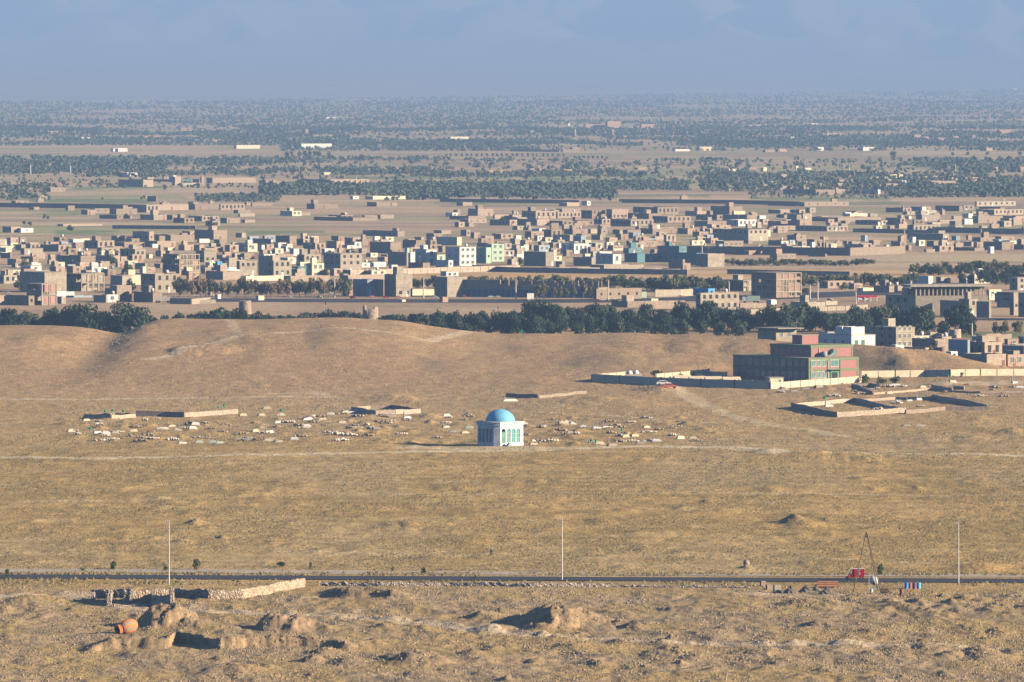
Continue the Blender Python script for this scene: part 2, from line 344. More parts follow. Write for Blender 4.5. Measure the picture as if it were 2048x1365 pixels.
def npmesh(name, V, Fq, mat, smooth=False):
    me = bpy.data.meshes.new(name); V = np.asarray(V, np.float32); Fq = np.asarray(Fq, np.int32); k = Fq.shape[1]
    me.vertices.add(len(V)); me.vertices.foreach_set('co', V.ravel())
    me.loops.add(Fq.size); me.loops.foreach_set('vertex_index', Fq.ravel())
    me.polygons.add(len(Fq)); me.polygons.foreach_set('loop_start', np.arange(0, Fq.size, k, dtype=np.int32))
    me.polygons.foreach_set('loop_total', np.full(len(Fq), k, np.int32))
    if smooth: me.polygons.foreach_set('use_smooth', np.ones(len(Fq), bool))
    me.update(calc_edges=True)
    if mat is not None: me.materials.append(M[mat] if isinstance(mat, str) else mat)
    return me
def tag(o, label=None, cat=None, group=None, kind=None):
    if label: o['label'] = label
    if cat: o['category'] = cat
    if group: o['group'] = group
    if kind: o['kind'] = kind
    return o
REG = []   # things whose label is made from how they look and what they stand beside
LAND = [("the tall mint green block",1000,505),("the white villa with pink roof",1163,498),("the round mud tower",490,612),("the broken mud tower",741,625),
 ("the blank white billboard",1061,592),("the pink and green school",1590,725),("the blue-domed shrine",1000,858),("the teal complex",1330,520),
 ("the tall brick frame block",1550,570),("the wide concrete-block hall",1440,600),("the unfinished storeyed frame",361,528),("the pale green windowed block",700,530),
 ("the cream farmhouse tower",500,495),("the red-edged canopy",1735,597),("the tall grey block by the pines",1812,612),("the white two-level house",1700,678),
 ("the walled mud farm with towers",380,362),("the long white factory",632,294),("the big mud house on the plain",955,430),("the lone dark tree",1785,312),
 ("the long colonnade building",1900,575),("the frame of pink shutters",100,592),("the upper left village",350,425),("the dark teal-shaded block",1480,475),
 ("the right-hand white villa",1840,500),("the far round kiln towers",1185,266),("the frame's left edge",10,520),("the frame's right edge",2040,480),
 ("the cream house in the orchards",1792,356),("the large walled grave plot",1760,815),("the mid graveyard enclosure",770,822),("the left graveyard enclosures",300,830),
 ("the dark graveyard wall",1045,790),("the row of blue-shuttered shops",1050,582)]
def reg(o, desc, px, py, cat, group=None):
    o['category'] = cat
    if group: o['group'] = group
    REG.append((o, desc, px, py)); return o
ORD = ['','second','third','fourth','fifth','sixth','seventh','eighth','ninth','tenth','eleventh','twelfth']
def finalize_labels():
    B = {}
    for o, desc, px, py in REG:
        best = min(LAND, key=lambda l: ((l[1]-px)/1.0)**2+((l[2]-py)*3.0)**2)
        dx = px-best[1]; dy = py-best[2]
        if abs(dx) < 14: side = 'straight '
        elif abs(dx) < 60: side = 'close '
        else: side = 'well '
        if abs(dy)*3 > abs(dx): rel = 'behind' if dy < 0 else 'in front of'
        else: rel = 'left of' if dx < 0 else 'right of'
        if side == 'straight ' and rel in ('left of','right of'): side = 'just '
        B.setdefault(f"{desc}|{side}{rel} {best[0]}", []).append((px, py, o))
    for key, lst in B.items():
        desc, rel = key.split('|'); lst.sort(key=lambda t: t[0]); n = len(lst)
        for i, (px, py, o) in enumerate(lst):
            if n == 1: s = f"{desc} {rel}"
            elif i == 0: s = f"{desc}, leftmost of those {rel}"
            elif i == n-1: s = f"{desc}, rightmost of those {rel}"
            elif i < 12: s = f"{desc}, {ORD[i]} from left {rel}"
            elif n-1-i < 12: s = f"{desc}, {ORD[n-1-i]} from right {rel}"
            else: s = f"{desc}, among the middle ones {rel}"
            o['label'] = ' '.join(s.split()[:16])
# ------------------------------------------------------------------ haze
hb = MB().box(-22000, -400, -12, 22000, 82000, 1500)
hm = bpy.data.materials.new('haze_air'); hm.use_nodes = True; t_ = hm.node_tree
t_.nodes.remove(t_.nodes['Principled BSDF'])
pv = t_.nodes.new('ShaderNodeVolumePrincipled'); pv.inputs['Density'].default_value = HAZE_DENSITY; pv.inputs['Color'].default_value = (*HAZE_COL, 1)
pv.inputs['Density Attribute'].default_value = ''; pv.inputs['Anisotropy'].default_value = 0.0
t_.links.new(pv.outputs[0], t_.nodes['Material Output'].inputs['Volume'])
haze = hb.build('haze', hm); haze['kind'] = 'stuff'
# ------------------------------------------------------------------ ground sheet
def seg_d(X, Y, pts, ysc=1.0):
    d = np.full(X.shape, 1e9)
    for (ax, ay), (bx, by) in zip(pts[:-1], pts[1:]):
        vx, vy = bx-ax, by-ay; L2 = vx*vx+vy*vy+1e-9
        t = np.clip(((X-ax)*vx+(Y-ay)*vy)/L2, 0, 1)
        d = np.minimum(d, np.hypot(X-ax-t*vx, Y-ay-t*vy))
    return d
TRACKS = [ # photo points, half width m, strength, reach of the hill included
 ([(-60,797),(170,800),(320,797),(560,793),(660,795)],2.6,1.0),
 ([(300,725),(400,708),(470,698),(560,692),(700,685),(860,679),(960,674)],2.2,.9),
 ([(425,648),(445,668),(480,700)],1.6,.55),
 ([(-60,913),(200,917),(420,912),(640,908),(900,904),(1100,900),(1300,893),(1480,895),(1560,901),(1900,908),(2100,912)],4.2,1.0),
 ([(860,896),(960,897),(1100,898)],8.5,.9),
 ([(1340,772),(1360,782),(1390,800),(1440,825),(1500,842),(1560,852),(1620,860),(1680,872)],2.4,.62),
 ([(1000,822),(1200,830),(1330,841),(1440,846),(1540,852)],1.4,.7),
 ([(540,788),(620,784),(680,796)],2.5,.6),
 ([(0,1005),(300,1000),(700,990),(1200,985),(2100,990)],2.5,.35),
 ([(560,1103),(700,1105),(860,1111),(930,1112)],1.2,.8),([(1600,1116),(1760,1124),(1860,1126)],1.6,.6),
 ([(-60,1192),(150,1187),(260,1216),(480,1226),(700,1234),(860,1250),(1080,1266),(1500,1290),(2100,1300)],3.2,.7),
 ([(1500,1186),(1620,1192),(1760,1190)],3,.6),
 ([(1730,768),(1900,766),(2100,764)],9,.8),
]
GREEN = [(110,235,461,470),(490,650,462,470),(1190,1420,390,397),(1500,1780,394,402),(60,300,398,412),(1840,2048,664,676),(700,880,612,618),(90,330,372,384),(900,1180,402,408),(1060,1330,350,366),(0,160,420,430),(1640,1800,404,410),(240,300,596,604),(690,1020,349,358)]
# palette of the far fields
PAL = np.array([(.50,.38,.24),(.44,.34,.22),(.38,.29,.21),(.48,.38,.25),(.33,.26,.19),(.42,.36,.21),(.30,.30,.16)])
def ground_color(X, Y, H):
    py = YH+K/Y; u = 1024+F*X/Y; n = X.shape
    def P(c): return np.broadcast_to(np.array(c), n+(3,)).copy()
    def mixc(a, b, t): return a*(1-t[..., None])+b*t[..., None]
    straw = P((.46,.32,.155)); olive = P((.29,.215,.095)); dust = P((.43,.335,.225))
    a = fbm(X/12, Y/34, 101, 4); b = fbm(X/40, Y/130, 111, 3); c_ = fbm(X/3.0, Y/9, 121, 3)
    col = mixc(straw, olive, sst(.42, .68, .55*a+.45*c_)*.75)
    col = mixc(col, dust, sst(.50, .68, b)*.65)
    stk = fbm(X/16, Y/6.5, 125, 3)
    col = mixc(col, P((.50,.39,.24)), sst(.56, .70, stk)*.5); col = mixc(col, P((.24,.185,.10)), sst(.56, .72, 1-stk)*.45)
    # graveyard and slopes: paler, pinker
    hill = P((.43,.305,.195))
    kh = sst(1560, 2020, Y)*(1-sst(2380, 2450, Y))
    hc = mixc(hill, P((.33,.255,.165)), sst(.45, .65, .5*a+.5*c_)*.55)
    hc = mixc(hc, P((.24,.20,.15)), sst(.60, .72, fbm(X/22, Y/150, 131, 3))*.35)
    col = mixc(col, hc, kh)
    # foreground diggings: greyer, stony
    fgm = (1-sst(1190, 1235, Y))
    fc = mixc(P((.40,.31,.205)), P((.30,.24,.17)), sst(.40, .62, fbm(X/3.2, Y/7, 141, 4)))
    fc = mixc(fc, P((.40,.30,.14)), sst(.48, .62, fbm(X/8, Y/16, 151, 3))*.8)
    col = mixc(col, fc, fgm)
    slope = np.hypot(np.gradient(H, axis=1)/np.gradient(X, axis=1), np.gradient(H, axis=0)/np.gradient(Y, axis=0))
    earth = mixc(P((.36,.265,.18)), P((.25,.185,.13)), sst(.4, .6, fbm(X/1.6, Y/3.5, 145, 3)))
    col = mixc(col, earth, sst(.16, .42, slope)*(1-sst(1300, 1700, Y))*.9)
    # plain of the town
    town = mixc(P((.46,.35,.235)), P((.37,.28,.19)), sst(.4, .6, fbm(X/50, Y/160, 161, 4)))
    col = mixc(col, town, sst(2380, 2450, Y))
    gold = P((.52,.35,.16)); gm = sst(537, 541, py)*(1-sst(556, 560, py))*sst(690, 760, u)*(Y > 2450)
    col = mixc(col, gold, gm*.85)
    # patchwork of fields beyond
    fx = X/150+.6*np.sin(Y/900.); fy = Y/230.+.15*np.sin(X/300.)
    i0 = np.floor(fx+_h2(np.floor(fy).astype(np.int64), np.zeros(n, np.int64), 3)*3).astype(np.int64); j0 = np.floor(fy).astype(np.int64)
    ids = (_h2(i0, j0, 171)*len(PAL)).astype(int).clip(0, len(PAL)-1)
    pc = PAL[ids]*(.85+.3*fbm(X/60, Y/30., 181, 3))[..., None]
    col = mixc(col, pc, sst(3700, 4000, Y)*.8)
    streak = sst(.52, .62, fbm(X/160, Y/28., 191, 3))*sst(3000, 3300, Y)
    col = mixc(col, P((.24,.19,.15)), streak*.6)
    col = mixc(col, P((.33,.34,.17)), sst(.55, .66, fbm(X/220, Y/70., 193, 3))*sst(3000, 3300, Y)*.6)
    col = mixc(col, P((.58,.46,.31)), sst(.58, .66, fbm(X/200, Y/40., 195, 3))*sst(2900, 3100, Y)*.6)
    for (x0, x1, y0, y1) in GREEN:
        g = sst(x0-8, x0+8, u)*(1-sst(x1-8, x1+8, u))*sst(y0-1, y0+1, py)*(1-sst(y1-1, y1+1, py))*sst(.32, .55, fbm(X/35, Y/60, 197, 3))
        col = mixc(col, P((.13,.21,.09)), g*.8)
    # beaten tracks
    for pts, hw, st in TRACKS:
        w3 = [tuple(at(a_, b_))[:2] for a_, b_ in pts]
        x0 = min(p[0] for p in w3)-12; x1 = max(p[0] for p in w3)+12; y0 = min(p[1] for p in w3)-30; y1 = max(p[1] for p in w3)+30
        m = (X > x0) & (X < x1) & (Y > y0) & (Y < y1)
        d = seg_d(X[m], Y[m], w3)+(fbm(X[m]/2, Y[m]/6, 201, 2)-.5)*hw*.9
        k_ = np.zeros(n); k_[m] = (1-sst(hw*.6, hw*1.25, d))*st
        col = mixc(col, P((.58,.50,.40)), k_)
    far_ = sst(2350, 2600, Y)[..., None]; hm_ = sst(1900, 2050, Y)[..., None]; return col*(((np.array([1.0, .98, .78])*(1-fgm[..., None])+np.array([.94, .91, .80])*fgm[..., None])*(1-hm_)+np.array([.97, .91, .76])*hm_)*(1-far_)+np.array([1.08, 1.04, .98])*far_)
rows = np.concatenate([np.linspace(1620, 1372, 30, endpoint=False), np.arange(1372, 1140, -.7), np.arange(1140, 640, -.95), np.arange(640, 204, -1.1),
                       np.array([200,196,192,188,184,180,176,172,168,164,160])])
cols = np.concatenate([np.linspace(-1500, -110, 50, endpoint=False), np.arange(-110, 2160, 2.6), np.linspace(2160, 3550, 50)])
GY, GU = np.meshgrid(K/(rows-YH), cols, indexing='ij'); GX = (GU-1024)/F*GY
GZ = hfun(GX, GY)
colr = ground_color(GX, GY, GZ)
nr, nc = GY.shape; idx = np.arange(nr*nc).reshape(nr, nc)
quads = np.stack([idx[:-1,:-1], idx[:-1,1:], idx[1:,1:], idx[1:,:-1]], -1).reshape(-1, 4)
gm_, gt, gb = newmat('dry_ground'); N = gt.nodes; L = gt.links
at_ = N.new('ShaderNodeAttribute'); at_.attribute_name = 'Col'
geo = N.new('ShaderNodeNewGeometry')
def gnoise(sx, sy, det=4):
    mp = N.new('ShaderNodeMapping'); mp.inputs['Scale'].default_value = (sx, sy, sx); L.new(geo.outputs['Position'], mp.inputs[0])
    no = N.new('ShaderNodeTexNoise'); no.inputs['Scale'].default_value = 1; no.inputs['Detail'].default_value = det; no.inputs['Roughness'].default_value = .65
    L.new(mp.outputs[0], no.inputs['Vector']); return no
n1 = gnoise(1.6, .5, 5); n2 = gnoise(.35, .1, 5); n3 = gnoise(4.5, 1.5, 3)
def rng_(no, a, b, c, d):
    r = N.new('ShaderNodeMapRange'); r.inputs[1].default_value = a; r.inputs[2].default_value = b; r.inputs[3].default_value = c; r.inputs[4].default_value = d
    L.new(no.outputs[0], r.inputs[0]); return r
r1 = rng_(n1, .32, .68, .68, 1.28); r2 = rng_(n2, .35, .65, .84, 1.14); r3 = rng_(n3, .3, .7, .8, 1.2)
m1 = N.new('ShaderNodeMath'); m1.operation = 'MULTIPLY'; L.new(r1.outputs[0], m1.inputs[0]); L.new(r2.outputs[0], m1.inputs[1])
m2 = N.new('ShaderNodeMath'); m2.operation = 'MULTIPLY'; L.new(m1.outputs[0], m2.inputs[0]); L.new(r3.outputs[0], m2.inputs[1])
vmn = N.new('ShaderNodeVectorMath'); vmn.operation = 'SCALE'; L.new(at_.outputs['Color'], vmn.inputs[0]); L.new(m2.outputs[0], vmn.inputs['Scale'])
L.new(vmn.outputs[0], gb.inputs['Base Color']); gb.inputs['Roughness'].default_value = .97; gb.inputs['Specular IOR Level'].default_value = .1
bp = N.new('ShaderNodeBump'); bp.inputs['Distance'].default_value = .22; bp.inputs['Strength'].default_value = .7; L.new(n1.outputs[0], bp.inputs['Height'])
bp2 = N.new('ShaderNodeBump'); bp2.inputs['Distance'].default_value = .08; bp2.inputs['Strength'].default_value = .7; L.new(n3.outputs[0], bp2.inputs['Height']); L.new(bp.outputs[0], bp2.inputs['Normal'])
L.new(bp2.outputs[0], gb.inputs['Normal'])
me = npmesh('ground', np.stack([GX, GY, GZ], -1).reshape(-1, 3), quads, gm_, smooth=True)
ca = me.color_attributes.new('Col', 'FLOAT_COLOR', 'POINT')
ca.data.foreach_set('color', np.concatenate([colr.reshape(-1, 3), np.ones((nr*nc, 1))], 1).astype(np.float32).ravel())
tag(link('ground', me, None), kind='structure')
# near apron under and behind the camera, out of sight
ap = MB().box(-900, -350, -11, 900, 845, -.9); tag(ap.build('near_ground', 'dust'), kind='structure')
# ------------------------------------------------------------------ mountains and their alluvial fan
mu_ = np.linspace(-2600, 4700, 340); mt = np.concatenate([np.linspace(0, .3, 26, endpoint=False), np.linspace(.3, 1, 150)])
T_, U_ = np.meshgrid(mt, mu_, indexing='ij')
foot = np.interp(U_, [-2600,0,700,1100,1500,2048,4700], [18200,19600,21500,23500,26500,30500,33000])
DD = foot+(79000-foot)*T_; MX = (U_-1024)/F*DD
fan = np.interp(DD, [18000,26000,33000,45000,79000], [0,60,120,210,420])-np.interp(foot, [18000,26000,33000], [0,60,120])
def ridged(x, y, s, o=5):
    v = 0; a = .5; wgt = 1
    for i in range(o):
        r = 1-np.abs(2*vn(x*2**i+3.1*i, y*2**i, s+i)-1); r = r*r; v = v+a*r*wgt; wgt = np.clip(r*1.4, 0, 1); a *= .5
    return v
rg = ridged(MX/800+.3*fbm(MX/600, DD/1600, 7, 2), DD/3200., 301, 6)
rise = sst(44000, 58000, DD+2600*(fbm(MX/1400, DD*0, 311, 3)-.5))
MZ = np.maximum(fan, 0)+rise*(90+1050*rg)+sst(38000, 47000, DD)*130*rg
MZ[0, :] = -6
mi = np.arange(T_.size).reshape(T_.shape)
mq = np.stack([mi[:-1,:-1], mi[:-1,1:], mi[1:,1:], mi[1:,:-1]], -1).reshape(-1, 4)
mm, mtt, mb_ = newmat('mountain_rock'); N = mtt.nodes
tc = N.new('ShaderNodeTexCoord'); no = N.new('ShaderNodeTexNoise'); no.inputs['Scale'].default_value = .0012; no.inputs['Detail'].default_value = 8
mtt.links.new(tc.outputs['Object'], no.inputs['Vector'])
cr = N.new('ShaderNodeMix'); cr.data_type = 'RGBA'; cr.inputs[6].default_value = (.20,.17,.13,1); cr.inputs[7].default_value = (.40,.33,.25,1)
mtt.links.new(no.outputs[0], cr.inputs[0]); mtt.links.new(cr.outputs[2], mb_.inputs['Base Color']); mb_.inputs['Roughness'].default_value = 1
tag(link('mountains', npmesh('mountains', np.stack([MX, DD, MZ], -1).reshape(-1, 3), mq, mm, smooth=True), None), kind='structure')
# ------------------------------------------------------------------ roads
def ribbon(name, pts, width, mat, dz=.05, n=160, kind='structure', base=None):
    P0 = np.array(pts, float); t = np.linspace(0, 1, n); s_ = np.linspace(0, 1, len(P0))
    cx = np.interp(t, s_, P0[:,0]); cy = np.interp(t, s_, P0[:,1])
    dx = np.gradient(cx); dy = np.gradient(cy); l = np.hypot(dx, dy); nx, ny = -dy/l, dx/l
    w_ = width/2; V = []
    for k_, o_ in enumerate((-w_, w_)):
        X_ = cx+nx*o_; Y_ = cy+ny*o_; Z_ = (hfun(X_, Y_) if base is None else np.full(n, base))+dz
        V.append(np.stack([X_, Y_, Z_], -1))
    V = np.concatenate(V); q = np.array([(i, i+1, n+i+1, n+i) for i in range(n-1)])
    return link(name, npmesh(name, V[:, :], q[:, ::-1] if V[n][1] < V[0][1] else q, mat), None)
xs = np.linspace(-190, 190, 40)
tag(ribbon('road', [(x, road_y(x)) for x in xs], 9.4, 'asphalt', .10), kind='structure')
tag(ribbon('gravel_verge', [(x, road_y(x)+13.5) for x in xs], 8.0, 'dust', .06), kind='structure')
hp = [flat(300, 600), flat(700, 602), flat(1050, 603), flat(1250, 602), flat(1500, 596), flat(1700, 588), flat(1900, 582)]
tag(ribbon('highway', [(p.x, p.y) for p in hp], 40, 'asphalt', .05, base=0), kind='structure')
p_ = [flat(1940, 640), flat(2000, 639), flat(2150, 640)]
tag(ribbon('side_road', [(p.x, p.y) for p in p_], 22, 'asphalt', .05, base=0), kind='structure')
# ------------------------------------------------------------------ dry scrub over the field (uncountable)
def scatter_tufts(name, n, y0, y1, r0, r1, h0, h1, seed, mat='scrub', clear=8):
    g = np.random.default_rng(seed); py = g.uniform(y0, y1, n); u = g.uniform(-90, 2140, n)
    Y = K/(py-YH); X = (u-1024)/F*Y
    dens = fbm(X/9, Y/22, 401, 4); keep = g.random(n) < sst(.32, .66, dens)*.95+.08
    keep &= np.abs(Y-road_y(X)) > clear; keep &= np.hypot(X-PX(1000, DP(888)), (Y-DP(888))/3) > 6
    for pts, hw, st in TRACKS:
        if hw > 6: continue
        w3 = [(PX(a_, DP(b_)), DP(b_)) for a_, b_ in pts]; d = seg_d(X, Y, w3); keep &= (d > hw*.8) | (g.random(n) < .12)
    X = X[keep]; Y = Y[keep]; n = len(X); Z = hfun(X, Y)
    r = g.uniform(r0, r1, n); h = g.uniform(h0, h1, n)*(.6+.8*fbm(X/14, Y/40, 411, 2)); a = g.uniform(0, 6.28, n)
    V = np.zeros((n, 6, 3)); ks = np.arange(5)*2*PI/5
    rr = r[:, None]*g.uniform(.6, 1.3, (n, 5))
    V[:, :5, 0] = X[:, None]+rr*np.cos(a[:, None]+ks); V[:, :5, 1] = Y[:, None]+rr*np.sin(a[:, None]+ks); V[:, :5, 2] = Z[:, None]-.12
    V[:, 5, 0] = X+g.normal(0, .25, n)*r; V[:, 5, 1] = Y+g.normal(0, .25, n)*r; V[:, 5, 2] = Z+h
    b0 = np.arange(n)[:, None]*6
    fs = np.concatenate([np.concatenate([b0+i, b0+(i+1) % 5, b0+5], 1) for i in range(5)])
    me = npmesh(name, V.reshape(-1, 3), fs, mat); tag(link(name, me, None), kind='stuff'); return n
scatter_tufts('dry_scrub', 130000, 880, 1150, .12, .42, .06, .24, 1)
scatter_tufts('dry_scrub', 60000, 1172, 1372, .10, .34, .06, .22, 2)
scatter_tufts('dry_scrub', 70000, 690, 890, .2, .55, .06, .24, 3)
scatter_tufts('dry_scrub', 2600, 1147, 1152, .2, .6, .1, .45, 13, clear=5.0)
scatter_tufts('dry_scrub', 2600, 1158, 1172, .2, .6, .1, .4, 15, clear=5.0)
# loose stones in the diggings
def scatter_rocks(name, n, y0, y1, seed, mat='stoneg', u0=-90, u1=2140):
    g = np.random.default_rng(seed); py = g.uniform(y0, y1, n); u = g.uniform(u0, u1, n); Y = K/(py-YH); X = (u-1024)/F*Y
    keep = (g.random(n) < sst(.45, .62, fbm(X/7, Y/15, 421, 3))+.04) & (np.abs(Y-road_y(X)) > 7); X = X[keep]; Y = Y[keep]; n = len(X); Z = hfun(X, Y)
    base = np.array([(1,0,0),(-1,0,0),(0,1,0),(0,-1,0),(0,0,1),(0,0,-1)], float); r = .06+.17*g.random(n)**3
    V = base[None]*g.uniform(.6, 1.2, (n, 6, 1))*r[:, None, None]+g.normal(0, .15, (n, 6, 3))*r[:, None, None]
    V += np.stack([X, Y, Z+r*.3], -1)[:, None]
    f = np.array([(0,2,4),(2,1,4),(1,3,4),(3,0,4),(2,0,5),(1,2,5),(3,1,5),(0,3,5)])
    fs = (np.arange(n)[:, None, None]*6+f[None]).reshape(-1, 3)
    tag(link(name, npmesh(name, V.reshape(-1, 3), fs, mat), None), kind='stuff')
M['rubble'] = plain('rubble_stone', (.36,.285,.205), var=.3, nscale=3, dirt=.3)
scatter_rocks('loose_stones', 20000, 1168, 1372, 4, 'rubble')
scatter_rocks('loose_stones', 9000, 1168, 1372, 14, 'rubble')
scatter_rocks('loose_stones', 9000, 768, 892, 6, 'rubble', 100, 1450)
# ------------------------------------------------------------------ buildings of the town
WC = {}
def sharebox(name, sx, sy, sz, mat):
    k = (name, round(sx,2), round(sy,2), round(sz,2), mat)
    if k not in WC:
        me = MB().box(0,0,0,sx,sy,sz).mesh(name); me.materials.append(M[mat]); WC[k] = me
    return WC[k]
def shell(mb, wr, wl, h, par=.45, pt=.22):
    """closed body with a sunk flat roof and a parapet; local x = sunlit face, local y = shaded face"""
    mb.box(0, 0, -.6, wr, wl, h-par)
    if par > 0 and wr > 2*pt+.3 and wl > 2*pt+.3:
        a = h-par; mb.box(0, 0, a, wr, pt, h); mb.box(0, wl-pt, a, wr, wl, h); mb.box(0, pt, a, pt, wl-pt, h); mb.box(wr-pt, pt, a, wr, wl-pt, h)
    return mb
def win_face(root, face, L0, L1, z0, h, n, ww, wh, mat='glass', frame=None, name='window'):
    """n windows spread over one face between L0 and L1"""
    if n < 1 or L1-L0 < ww*n: n = max(0, int((L1-L0)/(ww*1.3)))
    for i in range(n):
        c = L0+(L1-L0)*(i+.5)/n-ww/2
        if face == 'R': loc = (c, -.05, z0+h); dims = (ww, .1, wh)
        else: loc = (-.05, c, z0+h); dims = (.1, ww, wh)
        me = sharebox(name, *dims, mat); o = link(name, me, None, root, loc)
        if frame:
            t = .12
            if face == 'R': f = MB().box(-t,-.04,-t, ww+t,.02,0).box(-t,-.04,wh, ww+t,.02,wh+t).box(-t,-.04,0,0,.02,wh).box(ww,-.04,0,ww+t,.02,wh).box(ww/2-.04,-.04,0,ww/2+.04,-.001,wh)
            else: f = MB().box(-.04,-t,-t,.02,ww+t,0).box(-.04,-t,wh,.02,ww+t,wh+t).box(-.04,-t,0,.02,0,wh).box(-.04,ww,0,.02,ww+t,wh).box(-.04,ww/2-.04,0,-.001,ww/2+.04,wh)
            k = ('frame', face, round(ww,2), round(wh,2), frame)
            if k not in WC: mm_ = f.mesh('window_frame'); mm_.materials.append(M[frame]); WC[k] = mm_
            link('window_frame', WC[k], None, o)
CN = {'m':'mud-brick','c':'grey concrete','C':'grey block-work','w':'white-painted','y':'cream-painted','g':'pale green','t':'teal','b':'reddish brick','k':'bluish-painted','B':'bright blue'}
def dims(x0, xc, x1, yt, yb, th=35.):
    D = DP(yb); s = F/D; t = math.radians(th)
    wr = max(.8, (x1-xc)/s/math.cos(t)); wl = max(1.6, (xc-x0)/s/math.sin(t)); h = (yb-yt)/s
    return D, s, wr, wl, h
NB = [0]
MUD = []
def bld(*a, **k):
    mt = a[5] if len(a) > 5 else k.get('mat', 'm')
    if mt == 'm' and not k and a[4]-a[3] < 14:
        q = rnd.random()
        if q < .17: return _bld(*a[:5], 'c' if q < .11 else ('y' if q < .14 else 'w'), *a[6:])
    if mt == 'm' and not k: MUD.append(a); return None
    return _bld(*a, **k)
def finish_mud():
    MUD.sort(key=lambda a: -(a[2]-a[0])*(a[4]-a[3])); rest = MB(); r_ = random.Random(9)
    for a in MUD[:296]: _bld(*a)
    for a in MUD[296:]:
        D, s, wr, wl, h = dims(*a[:5]); m = MB(); shell(m, max(wr, 1.5), max(wl, 1.5), h, .3, .15)
        if r_.random() < .4: m.box(wr*.3, wl*.3, h-.4, wr*.6, wl*.6, h+.9)
        t = math.radians(35); c, q = math.cos(t), math.sin(t); cx = PX(a[1], D)
        rest.add([(cx+x*c-y*q, D+x*q+y*c, z) for x, y, z in m.v], m.f)
    if rest.v: tag(rest.build('far_mud_houses', 'm'), kind='stuff')
def _bld(x0, xc, x1, yt, yb, mat='m', opt='', th=35., z=None, name=None, desc=None, group=None):
    D, s, wr, wl, h = dims(x0, xc, x1, yt, yb, th)
    if xc-x0 < 2: wl = max(2.0, min(wr*.7, 5.0))
    if x1-xc < 2: wr = max(2.0, min(wl*.5, 4.0))
    th_ = th+rnd.uniform(-3, 3) if 'X' not in opt else th
    root_z = 0 if z is None else z
    NB[0] += 1
    kind = {'m':'mud_house','C':'block_building','c':'concrete_building','w':'white_house','y':'cream_house','b':'brick_house','g':'green_building','t':'teal_building','k':'painted_building','B':'blue_shed'}[mat]
    if name: kind = name
    detailed = h*s > 9 and wr > 3 and 'S' not in opt
    bodymat = M[mat]
    if not detailed:
        mb = MB(); shell(mb, wr, wl, h, min(.4, h*.2))
        if 'h' in opt or (mat == 'm' and rnd.random() < .22 and wr > 4):
            a = rnd.uniform(.1, .6)*wr; b_ = rnd.uniform(.2,.5)*wl; mb.box(a, b_, h-.6, a+min(3,wr*.35), b_+min(2.6, wl*.4), h+rnd.uniform(.4, 1.2))
        root = mb.build(kind, bodymat, None, (PX(xc, D), D, root_z), math.radians(th_))
        if wr > 2.2 and h > 1.8 and rnd.random() < .4:
            n = max(1, int(wr/3.6)); win_face(root, 'R', .2, wr-.2, 0, h*.38, min(n, 5), .8, min(.95, h*.3), 'hole')
            if rnd.random() < .4 and wl > 3: win_face(root, 'L', .3, wl-.3, 0, h*.38, min(3, max(1, int(wl/4))), .8, min(.95, h*.3), 'hole')
    else:
        root = empty(kind, (PX(xc, D), D, root_z), math.radians(th_))
        shell(MB(), wr, wl, h, .5).build('wall', bodymat, root)
        sl = MB().box(-.12, -.12, h-.02, wr+.12, wl+.12, h+.12) if mat in 'cCwygb' and rnd.random() < .6 else None
        if sl: sl.v = [(x, y, zz+.021) for x, y, zz in sl.v]; sl.build('roof', M['c'], root)
        fl = max(1, int(round(h/2.9))); fh = h/fl
        if 'n' not in opt:
            gm = 'hole' if mat in 'mcC' else 'glass'; fr = 'frame' if mat in 'wygbtk' else None
            nR = max(1, int(wr/2.6)); nL = max(1, int(wl/3.4))
            for k_ in range(fl):
                if mat in 'cC' and rnd.random() < .35: continue
                if mat == 'm' and rnd.random() < .6: continue
                win_face(root, 'R', .4, wr-.4, k_*fh, fh*.34, min(nR, 7), 1.1, fh*.46, gm, fr)
                if mat not in 'mC' or rnd.random() < .5: win_face(root, 'L', .5, wl-.5, k_*fh, fh*.34, min(nL, 8), 1.1, fh*.42, gm, None)
            link('door', sharebox('door', .95, .08, min(2.0, fh*.7), 'rust' if mat in 'mb' else 'metal'), None, root, (wr*rnd.uniform(.1, .8), -.05, 0))
        if 'h' in opt or (rnd.random() < .3 and wr > 3.5 and wl > 4):
            a = rnd.uniform(.05, .5)*wr; b_ = rnd.uniform(.25, .5)*wl; hh = rnd.uniform(1.0, 1.9)
            shell(MB(), min(3.0, wr*.4), min(3.0, wl*.35), hh+.6, .15).build('stair_head', bodymat, root, (a, b_, h+.1))
        if 'T' in opt or rnd.random() < .12:
            tb = MB(); tb.sm = True; r_ = .55; tb.lathe([(0.01,0),(r_,.02),(r_,.95),(r_*.6,1.15),(.01,1.2)], 12)
            tb.build('water_tank', 'w' if rnd.random() < .8 else 'k', root, (wr*.7, wl*.35, h+.1))
        if rnd.random() < .25:
            a = MB().tube((0,0,0),(0,0,2.6),.05,.03,5).tube((-.6,0,2.2),(.6,0,2.2),.03,.03,4); a.build('aerial', 'metal', root, (wr*.2, wl*.3, h+.1))
    if desc is None:
        asp = (x1-x0)/max(1., yb-yt); big = (x1-x0)
        if mat == 'm' and h*s > 9 and asp < 1.1: shp = 'tall'
        elif asp > 4: shp = 'long low'
        elif big > 40: shp = 'large'
        elif asp < 1.2: shp = 'narrow tall'
        elif big < 16: shp = 'small'
        else: shp = 'boxy'
        desc = f"{shp} {CN[mat]} building" if mat != 'm' else f"{shp} mud-brick house"
    cat = 'house' if kind in ('mud_house','white_house','cream_house','brick_house') else 'building'
    if name: cat = name.replace('_', ' ')
